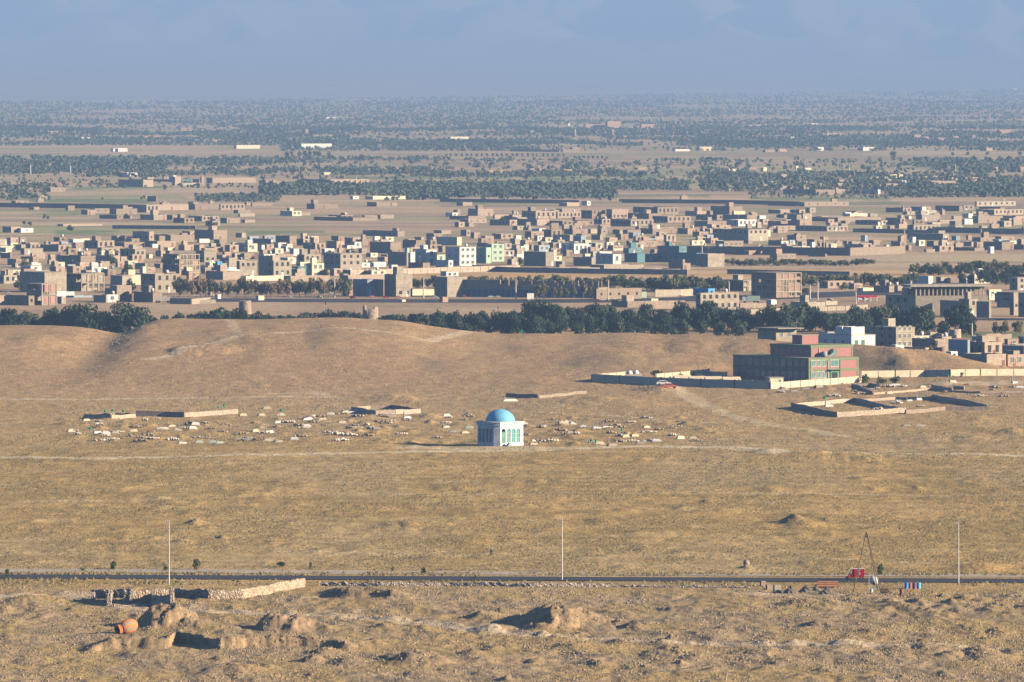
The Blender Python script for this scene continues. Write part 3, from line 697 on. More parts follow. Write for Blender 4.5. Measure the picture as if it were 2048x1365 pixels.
    reg(root, desc, (x0+x1)/2, (yt+yb)/2, cat, group or ('mud-brick houses of the plain' if mat == 'm' else 'painted and concrete buildings of the town'))
    return root
def frame_bld(x0, xc, x1, yt, yb, nf, th=35., infill=0.5, mat='c', label='', seed=1, px=None, brick='b'):
    """unfinished storeys: slabs on columns with partly bricked-up bays"""
    D, s, wr, wl, h = dims(x0, xc, x1, yt, yb, th); r_ = random.Random(seed)
    root = empty('unfinished_building', (PX(xc, D), D, 0), math.radians(th)); fh = h/nf
    nx = max(2, int(wr/2.3)); ny = max(2, int(wl/2.8))
    for k_ in range(1, nf+1): MB().box(-.25,-.25,k_*fh-.3,wr+.25,wl+.25,k_*fh).build('floor_slab', mat, root)
    for i in range(nx+1):
        for j in range(ny+1):
            if 0 < i < nx and 0 < j < ny: continue
            MB().box(-.17,-.17,0,.17,.17,h-.3).build('column', mat, root, (i*wr/nx, j*wl/ny, 0)) if False else link('column', sharebox('column', .34,.34,round(h-.31,1), mat), None, root, (i*wr/nx-.17, j*wl/ny-.17, 0))
    wb = MB()
    for k_ in range(nf):
        z0 = k_*fh; z1 = (k_+1)*fh-.31
        for i in range(nx):
            q = r_.random(); a = i*wr/nx+.18; b_ = (i+1)*wr/nx-.18
            if q < infill: wb.box(a, .02, z0, b_, .2, z0+(z1-z0)*(.4 if q < infill*.45 else .99))
            if r_.random() < .85: wb.box(a, wl-.2, z0, b_, wl-.03, z1-.01)
        for j in range(ny):
            q = r_.random(); a = j*wl/ny+.18; b_ = (j+1)*wl/ny-.18
            if q < infill+.3: wb.box(.02, a, z0, .2, b_, z0+(z1-z0)*(.45 if q < infill*.4 else .99))
    wb.build('brick_infill', brick, root)
    tag(root, label, 'building'); root['group'] = 'unfinished buildings'
    return root
def wall_line(name, pts, h, mat, label, cat='wall', th=.35, top='flat', group=None, onz=None, px=None, posts=0, jag=0):
    """a wall following photo points of its foot"""
    P = [at(a, b) if onz is None else Vector((flat(a, b).x, flat(a, b).y, onz)) for a, b in pts]
    mb = MB(); c0 = P[0]; pb = MB(); rr_ = random.Random(int(pts[0][0]*7+pts[0][1]))
    for a, b in zip(P[:-1], P[1:]):
        L_ = (b-a).to_2d().length; n = max(1, int(L_/(1.2 if jag else 4.0)))
        d = ((b-a).to_2d()).normalized(); nrm = Vector((-d.y, d.x))*th/2
        last = None
        for i in range(n+1):
            p = a.lerp(b, i/n); z = hz(p.x, p.y) if onz is None else onz
            hh = h*(1-jag*rr_.random())
            ring = [(p.x-nrm.x-c0.x, p.y-nrm.y-c0.y, z-.8-c0.z), (p.x+nrm.x-c0.x, p.y+nrm.y-c0.y, z-.8-c0.z), (p.x+nrm.x-c0.x, p.y+nrm.y-c0.y, z+hh-c0.z), (p.x-nrm.x-c0.x, p.y-nrm.y-c0.y, z+hh-c0.z)]
            if last is None: mb.add(ring, [(0,1,2,3)])
            o = len(mb.v)-4
            if last is not None:
                mb.v += ring; o2 = len(mb.v)-4
                for k_ in range(4): mb.f.append((last+k_, last+(k_+1) % 4, o2+(k_+1) % 4, o2+k_)[::-1])
                last = o2
            else: last = o
            if posts and i % posts == 0:
                q = MB(); pb.box(p.x-c0.x-.2, p.y-c0.y-.05-th/2, z-c0.z-.3, p.x-c0.x+.2, p.y-c0.y+.05+th/2, z-c0.z+h+.1)
        mb.f.append((last+3, last+2, last+1, last))
    if posts:
        root = empty(name, c0); mb.build('wall_panels', mat, root); pb.build('pilasters', mat, root)
    else: root = mb.build(name, mat, None, c0)
    if label.startswith('~'): reg(root, label[1:], sum(p[0] for p in pts)/len(pts), pts[0][1], cat, group)
    else: tag(root, label, cat, group)
    return root

LARGE = []
def region(ox, oy, k, txt):
    for ln in txt.strip().split('\n'):
        for it in ln.split(';'):
            it = it.strip()
            if not it: continue
            p = it.split(); v = [float(q) for q in p[:5]]; mat = p[5]; opt = p[6] if len(p) > 6 else ''
            x0, xc, x1 = (ox+q/k for q in v[:3]); yt, yb = oy+v[3]/k, oy+v[4]/k
            LARGE.append((x0, x1, yt, yb)); bld(x0, xc, x1, yt, yb, mat, opt)
# town, left to right (zoomed photo coordinates: left edge, near corner, right edge, top, foot)
region(0, 450, 5.851, """
25 130 235 20 92 m; 120 245 385 40 92 m; 450 685 830 235 315 m; 620 680 775 200 240 m; 840 890 965 255 315 m; 980 1145 1335 185 280 m h; 1330 1455 1680 205 262 m
1535 1745 1800 80 205 m n; 1800 1960 2048 115 185 m; 1680 1840 2048 190 262 m; -60 5 135 250 292 y; 170 250 330 230 300 m; 350 355 470 220 312 m; 240 285 500 280 350 m
650 945 1105 365 482 m n; 960 970 1060 440 500 m; 1130 1190 1380 270 352 c; 1100 1290 1400 360 452 m; 1390 1580 1700 290 402 c; 1780 1785 1845 225 268 w; 1740 1745 1785 345 392 y
240 385 450 375 440 m; 70 190 330 400 472 m; 645 700 720 420 478 m; 410 412 475 450 502 y; 230 360 480 480 545 m; 360 375 520 330 400 m; 560 575 700 410 460 m
0 60 150 540 592 c n; 148 152 240 530 592 y; -20 45 190 590 690 c h; 1200 1265 1360 520 600 m; 1440 1448 1635 590 705 y n; 1270 1430 1440 600 715 c n
220 522 775 560 792 C n; -80 -10 160 825 940 m S; 155 335 400 830 945 m n; 665 720 770 840 925 c S; 660 670 860 785 845 m S
1075 1240 1262 830 912 c n; 1215 1365 1385 745 830 m n; 1242 1248 1372 820 908 w; 1362 1368 1540 710 902 m S; 1540 1790 1890 790 908 m n; 1640 1815 2090 575 798 c T
860 865 1075 830 852 k S; 1180 1255 1290 535 600 c; 1960 1965 2048 265 300 y; 0 120 135 330 392 m; 1570 1700 1720 450 520 m n; 880 935 975 440 520 m; 1070 1075 1240 495 560 w h
""")
region(340, 450, 5.851, """
5 8 280 120 212 m S; 130 235 340 75 152 m; 290 510 670 60 177 m h; 770 840 890 95 150 m; 902 910 960 178 318 w n; 745 912 1020 222 318 y; 950 1145 1180 165 240 m; 1230 1400 1480 130 245 m
1480 1560 1680 165 240 m; 1290 1360 1430 250 312 w; 1440 1448 1560 280 365 w n; 1560 1700 1820 210 302 m; 1830 1950 2040 190 285 m; 1600 1640 1740 290 352 m; 300 400 540 305 438 c; 640 700 800 235 320 m
720 760 890 335 402 c; 570 690 760 385 505 c n; 478 550 690 500 578 B; 650 655 780 500 572 w n; 400 620 820 545 645 m n; 775 815 1010 430 592 C; 1012 1210 1225 365 612 c n; 1205 1212 1420 420 615 c h; 1240 1262 1440 345 425 m
1365 1490 1500 515 600 c n; 1490 1500 1665 490 592 t; 1566 1572 1770 350 442 c; 1655 1662 1800 450 645 y h; 1780 1995 2240 340 562 c T; 1800 1810 1870 530 602 m; 870 890 1400 602 660 y S; 1400 1410 1850 600 662 m S
1000 1035 1100 830 885 y S; 470 475 520 785 828 b S; 553 560 595 815 868 w S; 45 250 520 880 925 c S; 100 170 290 235 300 m; 420 520 620 260 320 m; 1120 1130 1240 300 352 y; 860 870 985 335 402 m; 1095 1100 1230 345 402 w
""")
region(680, 450, 5.851, """
245 675 755 75 138 m n; 612 665 690 40 80 m n; 1005 1100 1200 100 162 m; 1100 1190 1300 65 108 m; 1410 1480 1525 60 132 m; 1530 1570 1640 90 160 m; 1690 1697 1800 130 222 b; 1770 1885 2020 105 168 m; 350 590 715 205 335 m; 200 260 350 170 242 m
50 150 240 150 242 m; 720 890 990 180 275 m; 870 950 990 145 205 m; 1130 1370 1425 145 242 y; 1600 1740 1800 215 260 m; 545 780 792 320 480 c; 780 786 815 270 448 g; 812 825 880 325 448 w; 870 1010 1130 290 475 w h; 1120 1135 1235 350 445 g
1130 1270 1325 415 502 w; 1230 1400 1590 262 482 w T; 1590 1710 1770 265 452 g; 1700 1775 1920 225 432 g; 790 970 1050 445 520 m n; 390 396 540 440 492 w; 600 605 675 470 518 w S; 190 370 535 535 595 y; 90 96 520 592 655 m n
140 320 328 640 842 k; 322 450 505 640 842 c; 510 655 842 580 845 C h; 842 848 1100 760 828 y S; 1090 1255 1480 610 845 c n; 1180 1245 1390 550 615 w; 50 58 160 765 832 b S; 722 728 768 875 905 y S; 1195 1202 1265 845 908 b S
1000 1060 1130 180 250 m; 440 520 600 265 330 m; 300 360 440 330 380 y; 1150 1200 1230 250 320 m; 1860 1925 2010 215 285 c; 950 1000 1060 235 290 y; 1840 1920 2040 300 370 c; 480 550 580 350 400 m; 250 255 350 445 500 w
""")
region(1020, 450, 5.851, """
170 418 515 322 485 c; 735 955 1000 385 485 c n; 1000 1205 1300 345 462 w; 610 750 925 222 338 w; 480 560 640 180 250 m; 1045 1052 1190 315 352 w; 1200 1204 1345 275 302 y; 1320 1390 1545 275 335 t; 1350 1490 1500 335 440 t n; 1485 1500 1725 340 435 t
1725 1850 1860 310 435 t n; 1855 2022 2048 405 530 m n; 1908 1914 1950 405 458 w; 455 462 770 500 555 m S; 790 796 1060 505 560 c S; 240 248 400 80 158 b; 380 485 610 55 152 m; 490 700 740 120 195 m; 635 735 915 50 112 m; 940 945 1055 50 102 m; 1200 1375 1530 60 112 m
1530 1670 1960 45 108 m; 1965 2048 2200 40 98 m; 800 840 880 125 172 m; 960 1055 1090 120 178 m; 1160 1165 1260 150 205 m; 1800 1830 1945 115 202 m; 1500 1510 1710 190 262 b; 1700 1710 1790 175 245 b; 990 1000 1095 215 302 c; 1200 1206 1330 245 302 b; 160 165 220 235 300 y; 250 252 290 235 295 m
1180 1375 1590 895 968 m n; 1650 1655 1735 865 922 y S; 1500 1700 2000 520 580 c S; 930 1100 1560 470 530 c S; 1120 1160 1220 175 240 m; 0 60 120 160 230 m; 120 180 260 180 250 m; 410 415 500 150 210 y; 560 575 640 215 290 m; 20 70 120 240 300 m; 280 340 470 240 320 k; 1360 1395 1480 190 245 m; 540 610 640 430 490 c; 870 880 940 340 390 y
""")
region(1360, 450, 5.851, """
410 800 1040 55 190 c; 0 90 180 40 110 m; 145 225 330 80 142 m; 225 350 520 45 95 m; 800 806 925 300 352 b; 940 946 1055 310 352 b; 930 980 1000 250 320 c; 1180 1186 1270 190 245 y; 508 516 745 195 265 b; 1030 1180 1190 185 245 m n; 320 326 530 340 495 C n; 190 250 320 340 485 c
-250 -10 0 250 440 t; -10 190 200 330 475 t; -20 -15 280 290 330 t S; 1130 1136 1365 345 402 b; 0 35 125 450 535 m; 540 700 850 650 775 c; 190 240 715 800 1005 C T; 1640 1730 2040 660 745 m; 1490 1496 1700 905 972 c S; 1310 1490 1500 905 972 m n; 1700 1706 1850 895 940 c S; 700 706 1010 920 975 m S
140 330 410 745 830 B S; 1260 1360 1480 120 180 m S; 420 425 500 290 335 w; 120 140 300 185 240 y; 600 608 720 250 310 m; 880 890 1000 255 300 m; 1230 1320 1420 250 320 m; 1420 1430 1525 255 310 m; 1590 1600 1670 280 345 m; 1610 1640 1690 215 260 b; 1700 1710 1820 210 265 b; 1780 1785 1960 285 340 m
1090 1095 1400 15 60 m; 1360 1720 1900 20 78 m; 960 1030 1060 60 140 y; 1500 1700 1720 340 375 m n; 200 205 300 130 170 m; 1820 1830 1900 195 250 m; 1950 1955 2048 190 225 m
""")
region(1698, 450, 5.851, """
-50 170 230 230 320 m; 330 336 490 275 322 t; 490 496 660 265 315 w; 730 1100 1175 110 180 c; 812 820 895 180 248 y; 900 905 1010 285 322 m; 1055 1060 1230 245 315 m; 1230 1470 1590 270 305 m; 1590 1790 1935 200 295 m; 1940 2048 2160 230 290 m; 1450 1540 1720 150 205 m; 1770 1780 1940 135 195 m
725 930 985 600 695 w; 1070 1076 1190 615 685 c; 1290 1350 1480 575 690 c; 1465 1470 1660 575 690 y h; 1755 1760 1865 600 665 y; 1965 1972 2160 620 768 c; 470 476 640 715 775 m; 0 60 165 690 755 b; 160 166 310 740 778 y S; 310 470 480 715 790 m n; 460 715 865 830 1055 C T; 1075 1305 1320 890 1075 c; 1300 1405 1520 870 1080 C
1320 1405 1505 770 895 c; 1630 1642 1790 760 880 y; 1770 1880 1900 890 970 c; 1920 1928 1995 800 1060 C; 1500 1640 1660 900 1090 c n; 1990 2060 2200 800 1080 c; 1010 1110 1230 195 240 m; 640 720 740 655 790 c n; 390 400 480 290 315 w; 245 250 315 235 300 m; 30 35 130 195 235 m; 1240 1250 1340 215 260 m; 660 700 735 240 300 m; 430 440 470 235 275 w; 250 310 345 640 720 m
""")
region(1598, 620, 4.551, """
1050 1235 1380 265 402 m; 970 1150 1235 345 415 m n; 1370 1535 1545 275 435 k; 1540 1690 1855 295 435 m; 1700 1705 1940 225 305 m; 1620 1625 1725 240 285 w; 1505 1710 1890 405 530 m; 1840 2048 2200 335 420 c n; 1890 1900 2020 270 325 b; 1340 1385 1445 380 440 w; 1190 1195 1265 205 255 m; 835 880 955 320 385 w
1890 1900 2200 410 520 b; 620 885 1060 165 345 c n; 180 262 268 200 330 k; 1040 1045 1190 240 290 y; 1260 1300 1360 220 275 m; 1600 1680 1720 320 370 m
""")
# houses right behind the school
wh = bld(1640, 1703, 1752, 671, 704, 'w', 'nX', desc='white two-level house with green windows', name='white_house')
win_face(wh, 'R', .6, 5.2, 0, 2.0, 2, .9, 1.1, 'glassg', 'greenframe'); win_face(wh, 'L', 2, 14, 0, 2.0, 3, .9, 1.1, 'glass')
shell(MB(), 4.6, 4.0, 2.2, .2).build('upper_room', 'w', wh, (0.3, .4, 4.75))
gh = bld(1517, 1552, 1594, 660, 700, 'C', 'nX', desc='grey block house with flat projecting roof slab', name='block_house')
MB().box(-1.2, -2.6, 5.9, 8.0, 9, 6.15).build('roof_slab', 'c', gh); win_face(gh, 'R', .6, 6, 0, 3.6, 2, .9, 1.4, 'glass', 'frame')
g2 = bld(1735, 1792, 1831, 656, 697, 'C', 'nX', desc='three-storey grey block house with arched brick windows', name='block_house')
for k_ in (0, 1, 2): win_face(g2, 'R', .4, 5.9, k_*2.2, .7, 3, .7, 1.1, 'hole', 'wy' if False else 'frame'); win_face(g2, 'L', 1, 12, k_*2.2, .7, 3, .9, 1.0, 'hole')
# colonnade building on the right, dark long front
D_ = DP(632); cb = empty('colonnade_building', (PX(1838, D_), D_, 0), math.radians(12))
s_ = F/D_; wB = 150/s_
MB().box(-3, -.8, 9.3, wB, 12, 9.9).build('roof_slab', 'c', cb); MB().box(-1, .4, -.5, wB-1, 11, 6.4).build('wall', 'c', cb)
for i in range(17): link('column', sharebox('column', .45, .45, 2.9, 'c'), None, cb, (-1+i*(wB-1)/16.5, .45, 6.4))
MB().box(-1, 6, 6.4, wB-1, 6.3, 9.3).build('inner_wall', 'm', cb)
reg(cb, 'long grey concrete building with open upper colonnade', 1910, 600, 'building', 'painted and concrete buildings of the town')
# ------------------------------------------------------------------ far mud villages
region(0, 280, 4, """
935 1145 1225 320 378 m n; 1395 1400 1450 295 366 m n; 1452 1456 1535 318 350 t n; 1540 1595 1600 315 362 m n; 1606 1612 1634 295 362 m n; 1450 1455 1600 345 366 m S; 1350 1385 1388 285 332 w n; 870 930 1090 552 598 m; 1090 1172 1270 520 582 m; 1172 1178 1500 520 566 m; 1500 1560 1750 515 560 m; 1755 1765 1950 515 562 m; 755 760 870 550 586 m
640 700 760 560 600 m; 782 935 942 604 634 m; 960 1040 1045 606 630 m n; 1110 1230 1330 600 642 m; 1330 1380 1480 603 640 m; 1380 1475 1552 625 666 m; 1500 1615 1750 610 652 m; 1760 1815 1915 625 668 m; 1910 1920 2040 590 616 m; 120 125 225 488 516 m; 1170 1250 1260 450 494 m n; 1145 1180 1230 300 330 m S; 1650 1700 2040 305 346 m S
400 405 520 385 416 m S; 940 1020 1100 262 300 m S; 898 905 918 75 95 w S; 938 945 1020 70 96 w S; 500 505 820 675 692 m S; 1300 1310 1420 300 330 b S; 1930 1960 2040 640 664 m; 1900 1905 2000 560 590 m; 1640 1700 1760 650 690 m
""")
region(512, 280, 4, """
300 592 598 320 358 m n; 590 596 890 318 358 m; 770 776 825 450 476 w S; 870 935 1190 452 478 y S; 400 468 652 512 554 m h; 890 965 1080 500 534 m; 1080 1084 1130 504 530 m; 1605 1655 1730 500 528 m n; 1690 1775 1895 552 612 m h; 1550 1700 1840 610 640 m; 1625 1700 1840 635 668 m; 1875 2030 2090 640 686 m; 185 290 362 570 610 m; 360 366 435 582 606 m S
475 775 975 622 650 m; 575 680 775 602 640 m; 675 718 724 585 612 m; 850 870 975 605 640 m; 990 996 1105 600 632 m; -40 -30 128 505 532 m S; 20 80 100 325 356 m; 110 120 180 330 356 m S; 1900 1910 2060 600 640 m; 760 766 1010 375 392 m S; 1830 1840 2040 240 262 b S; 540 545 600 260 280 y S; 1360 1368 1420 262 288 b S
""")
region(1024, 280, 4, """
0 5 70 600 640 m; 75 190 350 570 632 m; 350 400 545 552 586 m; 355 365 560 580 628 m; 560 640 750 565 632 m; 650 720 790 635 676 m; 755 800 930 555 632 m; 790 950 1135 640 692 m; 935 1095 1190 590 637 m; 970 1165 1335 540 597 m; 1120 1245 1430 612 664 m; 1385 1480 1600 570 612 m h; 1475 1640 1700 600 642 m; 1600 1740 1850 532 600 m h
1700 1880 1960 602 652 m; 1465 1565 1720 650 697 m; 1725 1810 1960 640 692 m; 35 200 300 635 686 m; 230 405 650 650 687 m; 820 925 1030 720 756 m; 1030 1130 1300 710 752 m; 1325 1405 1500 708 750 m; 1625 1890 2040 715 762 m; 380 440 540 502 532 m n; 560 600 630 490 526 m; 1350 1355 1410 450 478 m S; 1180 1186 1240 320 336 m S; 410 416 480 238 252 b S; 1000 1006 1090 222 240 b S
1490 1496 1600 60 88 y S; 1300 1306 1420 76 92 w S; 400 406 536 77 98 m S; -20 380 402 80 98 m n; 480 486 540 60 80 b S; 1730 1736 1800 232 250 y S; 1890 1896 1960 222 236 b S; 2004 2010 2040 222 250 y S; 140 146 230 230 250 b S; 250 256 300 80 90 m S; 700 706 790 680 700 m; 1180 1190 1300 700 720 m; 500 520 610 650 690 m
""")
region(1536, 280, 4, """
375 382 545 400 442 m; 540 546 620 395 430 m; 120 378 384 398 440 m n; 620 740 748 410 434 m n; 740 880 900 398 434 m n; 940 946 1045 350 402 m; 1045 1205 1215 345 382 m n; 1205 1310 1520 330 377 m; 970 978 1080 278 320 y; 1170 1178 1545 372 397 m S; 950 1080 1150 545 582 m; 1155 1235 1310 535 572 m; 1355 1530 1560 530 572 m n; 1556 1565 1650 525 562 c; 1660 1670 2000 495 532 m
1210 1217 1290 565 607 w h; 650 656 800 590 622 y h; 160 280 355 590 642 m; 355 560 910 622 655 m; 120 190 255 645 687 m; 190 255 355 640 692 m; 465 570 640 690 732 m; 720 905 960 645 682 m; 950 1060 1100 625 682 m; 1225 1232 1380 602 652 c; 1160 1166 1390 682 740 c; 860 866 915 688 727 y h; 1365 1375 1570 640 672 m; 1675 1682 1885 612 667 m h; 1885 1980 2060 610 658 m
710 1365 1372 727 757 m n; 1390 2048 2054 716 757 m n; 0 100 290 560 590 m; 0 50 160 650 690 m; 1680 1810 2060 558 602 m; 1560 1605 1640 590 625 w; 1700 1860 1900 540 580 m; 1100 1106 1370 292 320 m; 860 866 960 296 330 m; 560 566 700 320 342 m; 0 6 75 332 360 m; 40 46 180 350 372 m; 505 512 556 472 498 m; 0 285 290 502 532 m n; 285 292 670 500 533 m S; 180 250 300 560 600 m; 70 130 280 600 625 m
390 430 480 610 640 m; 1560 1565 1680 300 330 b S; 80 84 150 74 96 y S; 388 394 440 58 88 w S; 735 741 860 62 86 y S; 1790 1796 1850 218 240 b S; 2010 2016 2060 215 250 b S; 1740 1746 1800 64 90 b S; 220 224 244 208 236 y S; 290 296 350 225 240 y S; 1160 1170 1250 640 680 m; 1440 1500 1560 690 720 m; 630 700 760 570 600 m
""")
# distant farms and towers among the orchards (small in the photograph)
for (x0, x1, yt, yb, mt_) in [(472,520,291,298,'y'),(602,664,288,298,'w'),(226,253,297,303,'w'),(162,180,275,280,'w'),(610,616,259,268,'b'),(625,663,270,275,'b'),(360,385,257,262,'b'),(95,120,263,268,'b'),(285,330,272,277,'b'),(405,440,280,285,'b'),
  (1170,1210,249,256,'b'),(1214,1242,243,256,'b'),(1282,1310,249,256,'b'),(1135,1140,247,252,'w'),(1245,1255,272,278,'b'),(1060,1068,262,268,'b'),(900,938,274,279,'y'),(1644,1686,267,272,'b'),(1828,1842,270,280,'b'),(1845,1858,274,280,'b'),(1872,1892,276,282,'b'),
  (1905,1918,273,279,'b'),(1998,2024,260,268,'b'),(1940,1950,270,275,'b'),(1408,1422,260,264,'b'),(1580,1592,274,278,'w'),(1399,1423,294,302,'y'),(1530,1548,300,305,'b'),(1558,1574,298,304,'b'),(1640,1648,295,301,'w'),(1725,1748,295,302,'w'),(1614,1636,247,250,'w'),
  (285,292,195,199,'w'),(820,827,190,194,'w'),(1029,1033,186,189,'w'),(810,815,189,191,'w'),(2026,2034,169,173,'w'),(645,700,235,238,'w'),(1360,1420,251,254,'b'),(1480,1560,250,253,'b')]:
    yb_ = max(yb, 181); b = bld(x0, x0+1, x1, yt+(yb_-yb), yb_, mt_, 'S', desc=('pale distant building among the orchards' if mt_ in 'wy' else 'small ruddy farm building among the orchards'), group='distant farm buildings')
for (x, yt, yb, w_) in [(1149,259,273,6),(1224,259,271,6)]:
    D = DP(yb); s = F/D; mb = MB(); mb.sm = True; mb.lathe([(w_/s/2*1.15,-1),(w_/s/2*1.1,(yb-yt)/s*.5),(w_/s/2*.9,(yb-yt)/s),(0.01,(yb-yt)/s+.02)], 14)
    reg(mb.build('kiln_tower', 'b', None, (PX(x, D), D, 0)), 'squat round brick kiln tower in the orchards', x, yt, 'tower', 'kiln towers')
# minaret / chimney far right and thin masts
D = DP(241); mb = MB().tube((0,0,-1),(0,0,15),1.3,.7,10); reg(mb.build('brick_chimney', 'b', None, (PX(1978, D), D, 0)), 'thin pale chimney rising from far fields', 1978, 232, 'chimney')
# random small houses filling the lanes of the town and the right-hand village
def overlaps(x0, x1, yt, yb):
    for a in LARGE:
        ox_ = min(x1, a[1])-max(x0, a[0]); 
        if ox_ > 0 and abs(a[3]-yb) < 4 and ox_ > .35*(x1-x0): return True
        if a[0] < (x0+x1)/2 < a[1] and a[3] > yb and a[2] < yt-2: return True   # hidden behind
    return False
fr_ = random.Random(21); cnt = 0
for (X0, X1, Y0, Y1, n, pal) in [(0,700,484,560,100,'mmmmmcbywk'),(690,1050,480,535,24,'mmmmmcwy'),(1020,1360,466,525,34,'mmmmmcywk'),(1380,2048,480,508,34,'mmmmmcbwk'),(900,1530,428,468,26,'mmmmmm'),(1400,2048,425,470,40,'mmmmmmmc'),(1470,1800,640,612,0,'m'),(1860,2048,585,625,6,'cCm'),(1860,2048,690,725,6,'mmc'),(1450,1720,352,390,14,'mmm'),(1740,1930,352,380,10,'mm'),(40,500,395,440,10,'mm')]:
    t_ = 0
    while n > 0 and t_ < 1600:
        t_ += 1; x = fr_.uniform(X0, X1); yb = fr_.uniform(Y0, Y1); s = SC(yb); wd = fr_.uniform(3, 9)*s*.8; h = fr_.uniform(1.4, 3.1)*s
        x0, x1, yt = x-wd*.5, x+wd*.5, yb-h
        if overlaps(x0, x1, yt, yb): continue
        LARGE.append((x0, x1, yt, yb)); bld(x0, x0+wd*fr_.uniform(.15, .6), x1, yt, yb, fr_.choice(pal), 'S' if s < 4.2 else ''); n -= 1; cnt += 1
finish_mud()
# long walls of the plain
for i, (pts, h_, lab) in enumerate([
  ([(0,415),(120,416.5),(292,419)],2.6,'long dark mud wall across the fields at the upper left'),
  ([(880,404),(1000,405.5),(1159,407.5)],2.0,'dark mud field wall above the big mud house'),
  ([(1243,406),(1480,408),(1600,411)],2.2,'dark mud field wall right of centre above the village'),
  ([(225,458),(391,459)],1.8,'dark low wall beside the green plot at upper left'),
  ([(640,548),(700,552),(800,549),(960,544),(1040,542)],2.2,'pale panelled wall behind the golden field'),
  ([(945,540),(1020,545),(1200,548),(1375,550)],2.0,'shaded wall along the golden field'),
  ([(1455,548),(1590,551),(1700,553)],1.8,'low shaded wall across the golden field, right of centre'),
  ([(1365,508),(1700,512),(1810,508)],3.4,'dark long wall of the right-hand quarter above the shrubs'),
  ([(1290,618),(1370,617)],2.6,'dark wall right of the low arcade by the highway'),
  ([(1500,628),(1600,624),(1690,621),(1735,618)],1.4,'cream arcaded wall just above the pines'),
  ([(1310,594),(1360,593),(1385,592)],2.4,'grey wall beside the highway right of centre'),
  ([(290,363),(350,364),(400,372)],1.6,'pale yard wall of the walled mud farm'),
  ([(340,608),(383,609),(420,606)],1.8,'low wall beside the highway at left'),
  ]):
    wall_line('boundary_wall', pts, h_, 'm' if i not in (9,10) else 'c', lab, 'wall', .4, onz=0, group='walls of the plain', posts=(1 if i in (4, 9) else 0))
# front houses of the town: unfinished frames
frame_bld(325, 359, 397, 509, 551, 4, infill=.35, label='unfinished three-storey frame with regular openings, brown columns', seed=3, brick='b')
frame_bld(52, 84, 112, 568, 611, 2, infill=.45, label='unfinished two-storey frame with pink shutters at left', seed=4, brick='c')
_fb = [o for o in sc.objects if o.name.startswith('unfinished_building')][-1]
for (x, z) in ((1.2,.6),(3.4,.6),(1.2,4.6),(3.4,4.6)): link('pink_shutter', sharebox('pink_shutter', 1.2, .12, 2.2, 'pinkshut'), None, _fb, (x, -.1, z))
frame_bld(130, 163, 206, 548, 583, 2, infill=.55, label='grey block building with open column frame on top, left town edge', seed=8, brick='C')
frame_bld(1452, 1487, 1507, 561, 583, 2, infill=.4, label='low concrete frame left of the tall brick frame block', seed=9, brick='c')
frame_bld(1506, 1553, 1603, 546, 596, 4, infill=.85, label='tall brick frame block with pale window panels above the pines', seed=12, brick='b')
frame_bld(1998, 2028, 2060, 585, 616, 3, infill=.5, label='open grey frame building at the right edge', seed=14, brick='C')
# row of shops with blue shutters, shaded front along the highway
D_ = DP(597); s_ = F/D_; L_ = (1197-897)/s_
sh = empty('shop_row', (PX(1197, D_), D_, 0), math.radians(-22)); LW = L_
n = 24
MB().box(-LW, .0, -.5, 0, 9, 3.6).build('wall', 'c', sh)
for i in range(n):
    link('shutter', sharebox('shutter', LW/n*.78, .1, 2.5, 'shutter'), None, sh, (-LW+(i+.11)*LW/n, -.06, .1))
ub = MB(); r_ = random.Random(3)
for i in range(n*2):
    a = -LW+i*LW/n/2; hh = 2.4 if i < 14 else r_.choice([.5, .9, 1.6, 2.2, 2.3]); ub.box(a, .1, 3.6, a+LW/n/2*(1 if i < 14 else .96), .45, 3.6+hh)
    if r_.random() < .6: ub.box(a, 6, 3.6, a+LW/n/2*.9, 6.4, 3.6+2.3)
ub.build('unfinished_upper_wall', 'b', sh)
tag(sh, 'long row of shops with blue shutters and unfinished brick upper walls', 'shops')
bld(1190, 1193, 1286, 578, 600, 'm', 'nS', desc='long ruddy building at the right end of the shop row')
# ------------------------------------------------------------------ school
D_ = DP(764.5); th_ = 37.; s_ = F/D_; ct, st_ = math.cos(math.radians(th_)), math.sin(math.radians(th_))
sc_o = empty('school', (PX(1617.5, D_), D_, 0), math.radians(th_))
WR = 103/s_/ct; WL = 122/s_/st_; H2 = 46.5/s_; FH = H2/2
# main block body, set-back left wing, third storey, stair tower
def band(mb, x0, y0, x1, y1, z0, z1, p=.08):   # trim proud of a box on the two seen faces
    mb.box(x0-p, y0-p, z0, x1+p, y1+p, z1)
WG = WL+ (43/s_/st_)
body = MB().box(0,0,-.6,WR,WL,H2-.5).build('wall', 'schoolpink', sc_o)
wing = MB().box(3.2,WL,-.6,WR-3,WG,H2-.35).build('wing_wall', 'schoolpink', sc_o)
WR3 = 89/s_/ct; WL3 = 78/s_/st_; x3, y3 = (28.5/s_)*0+0.8, 0
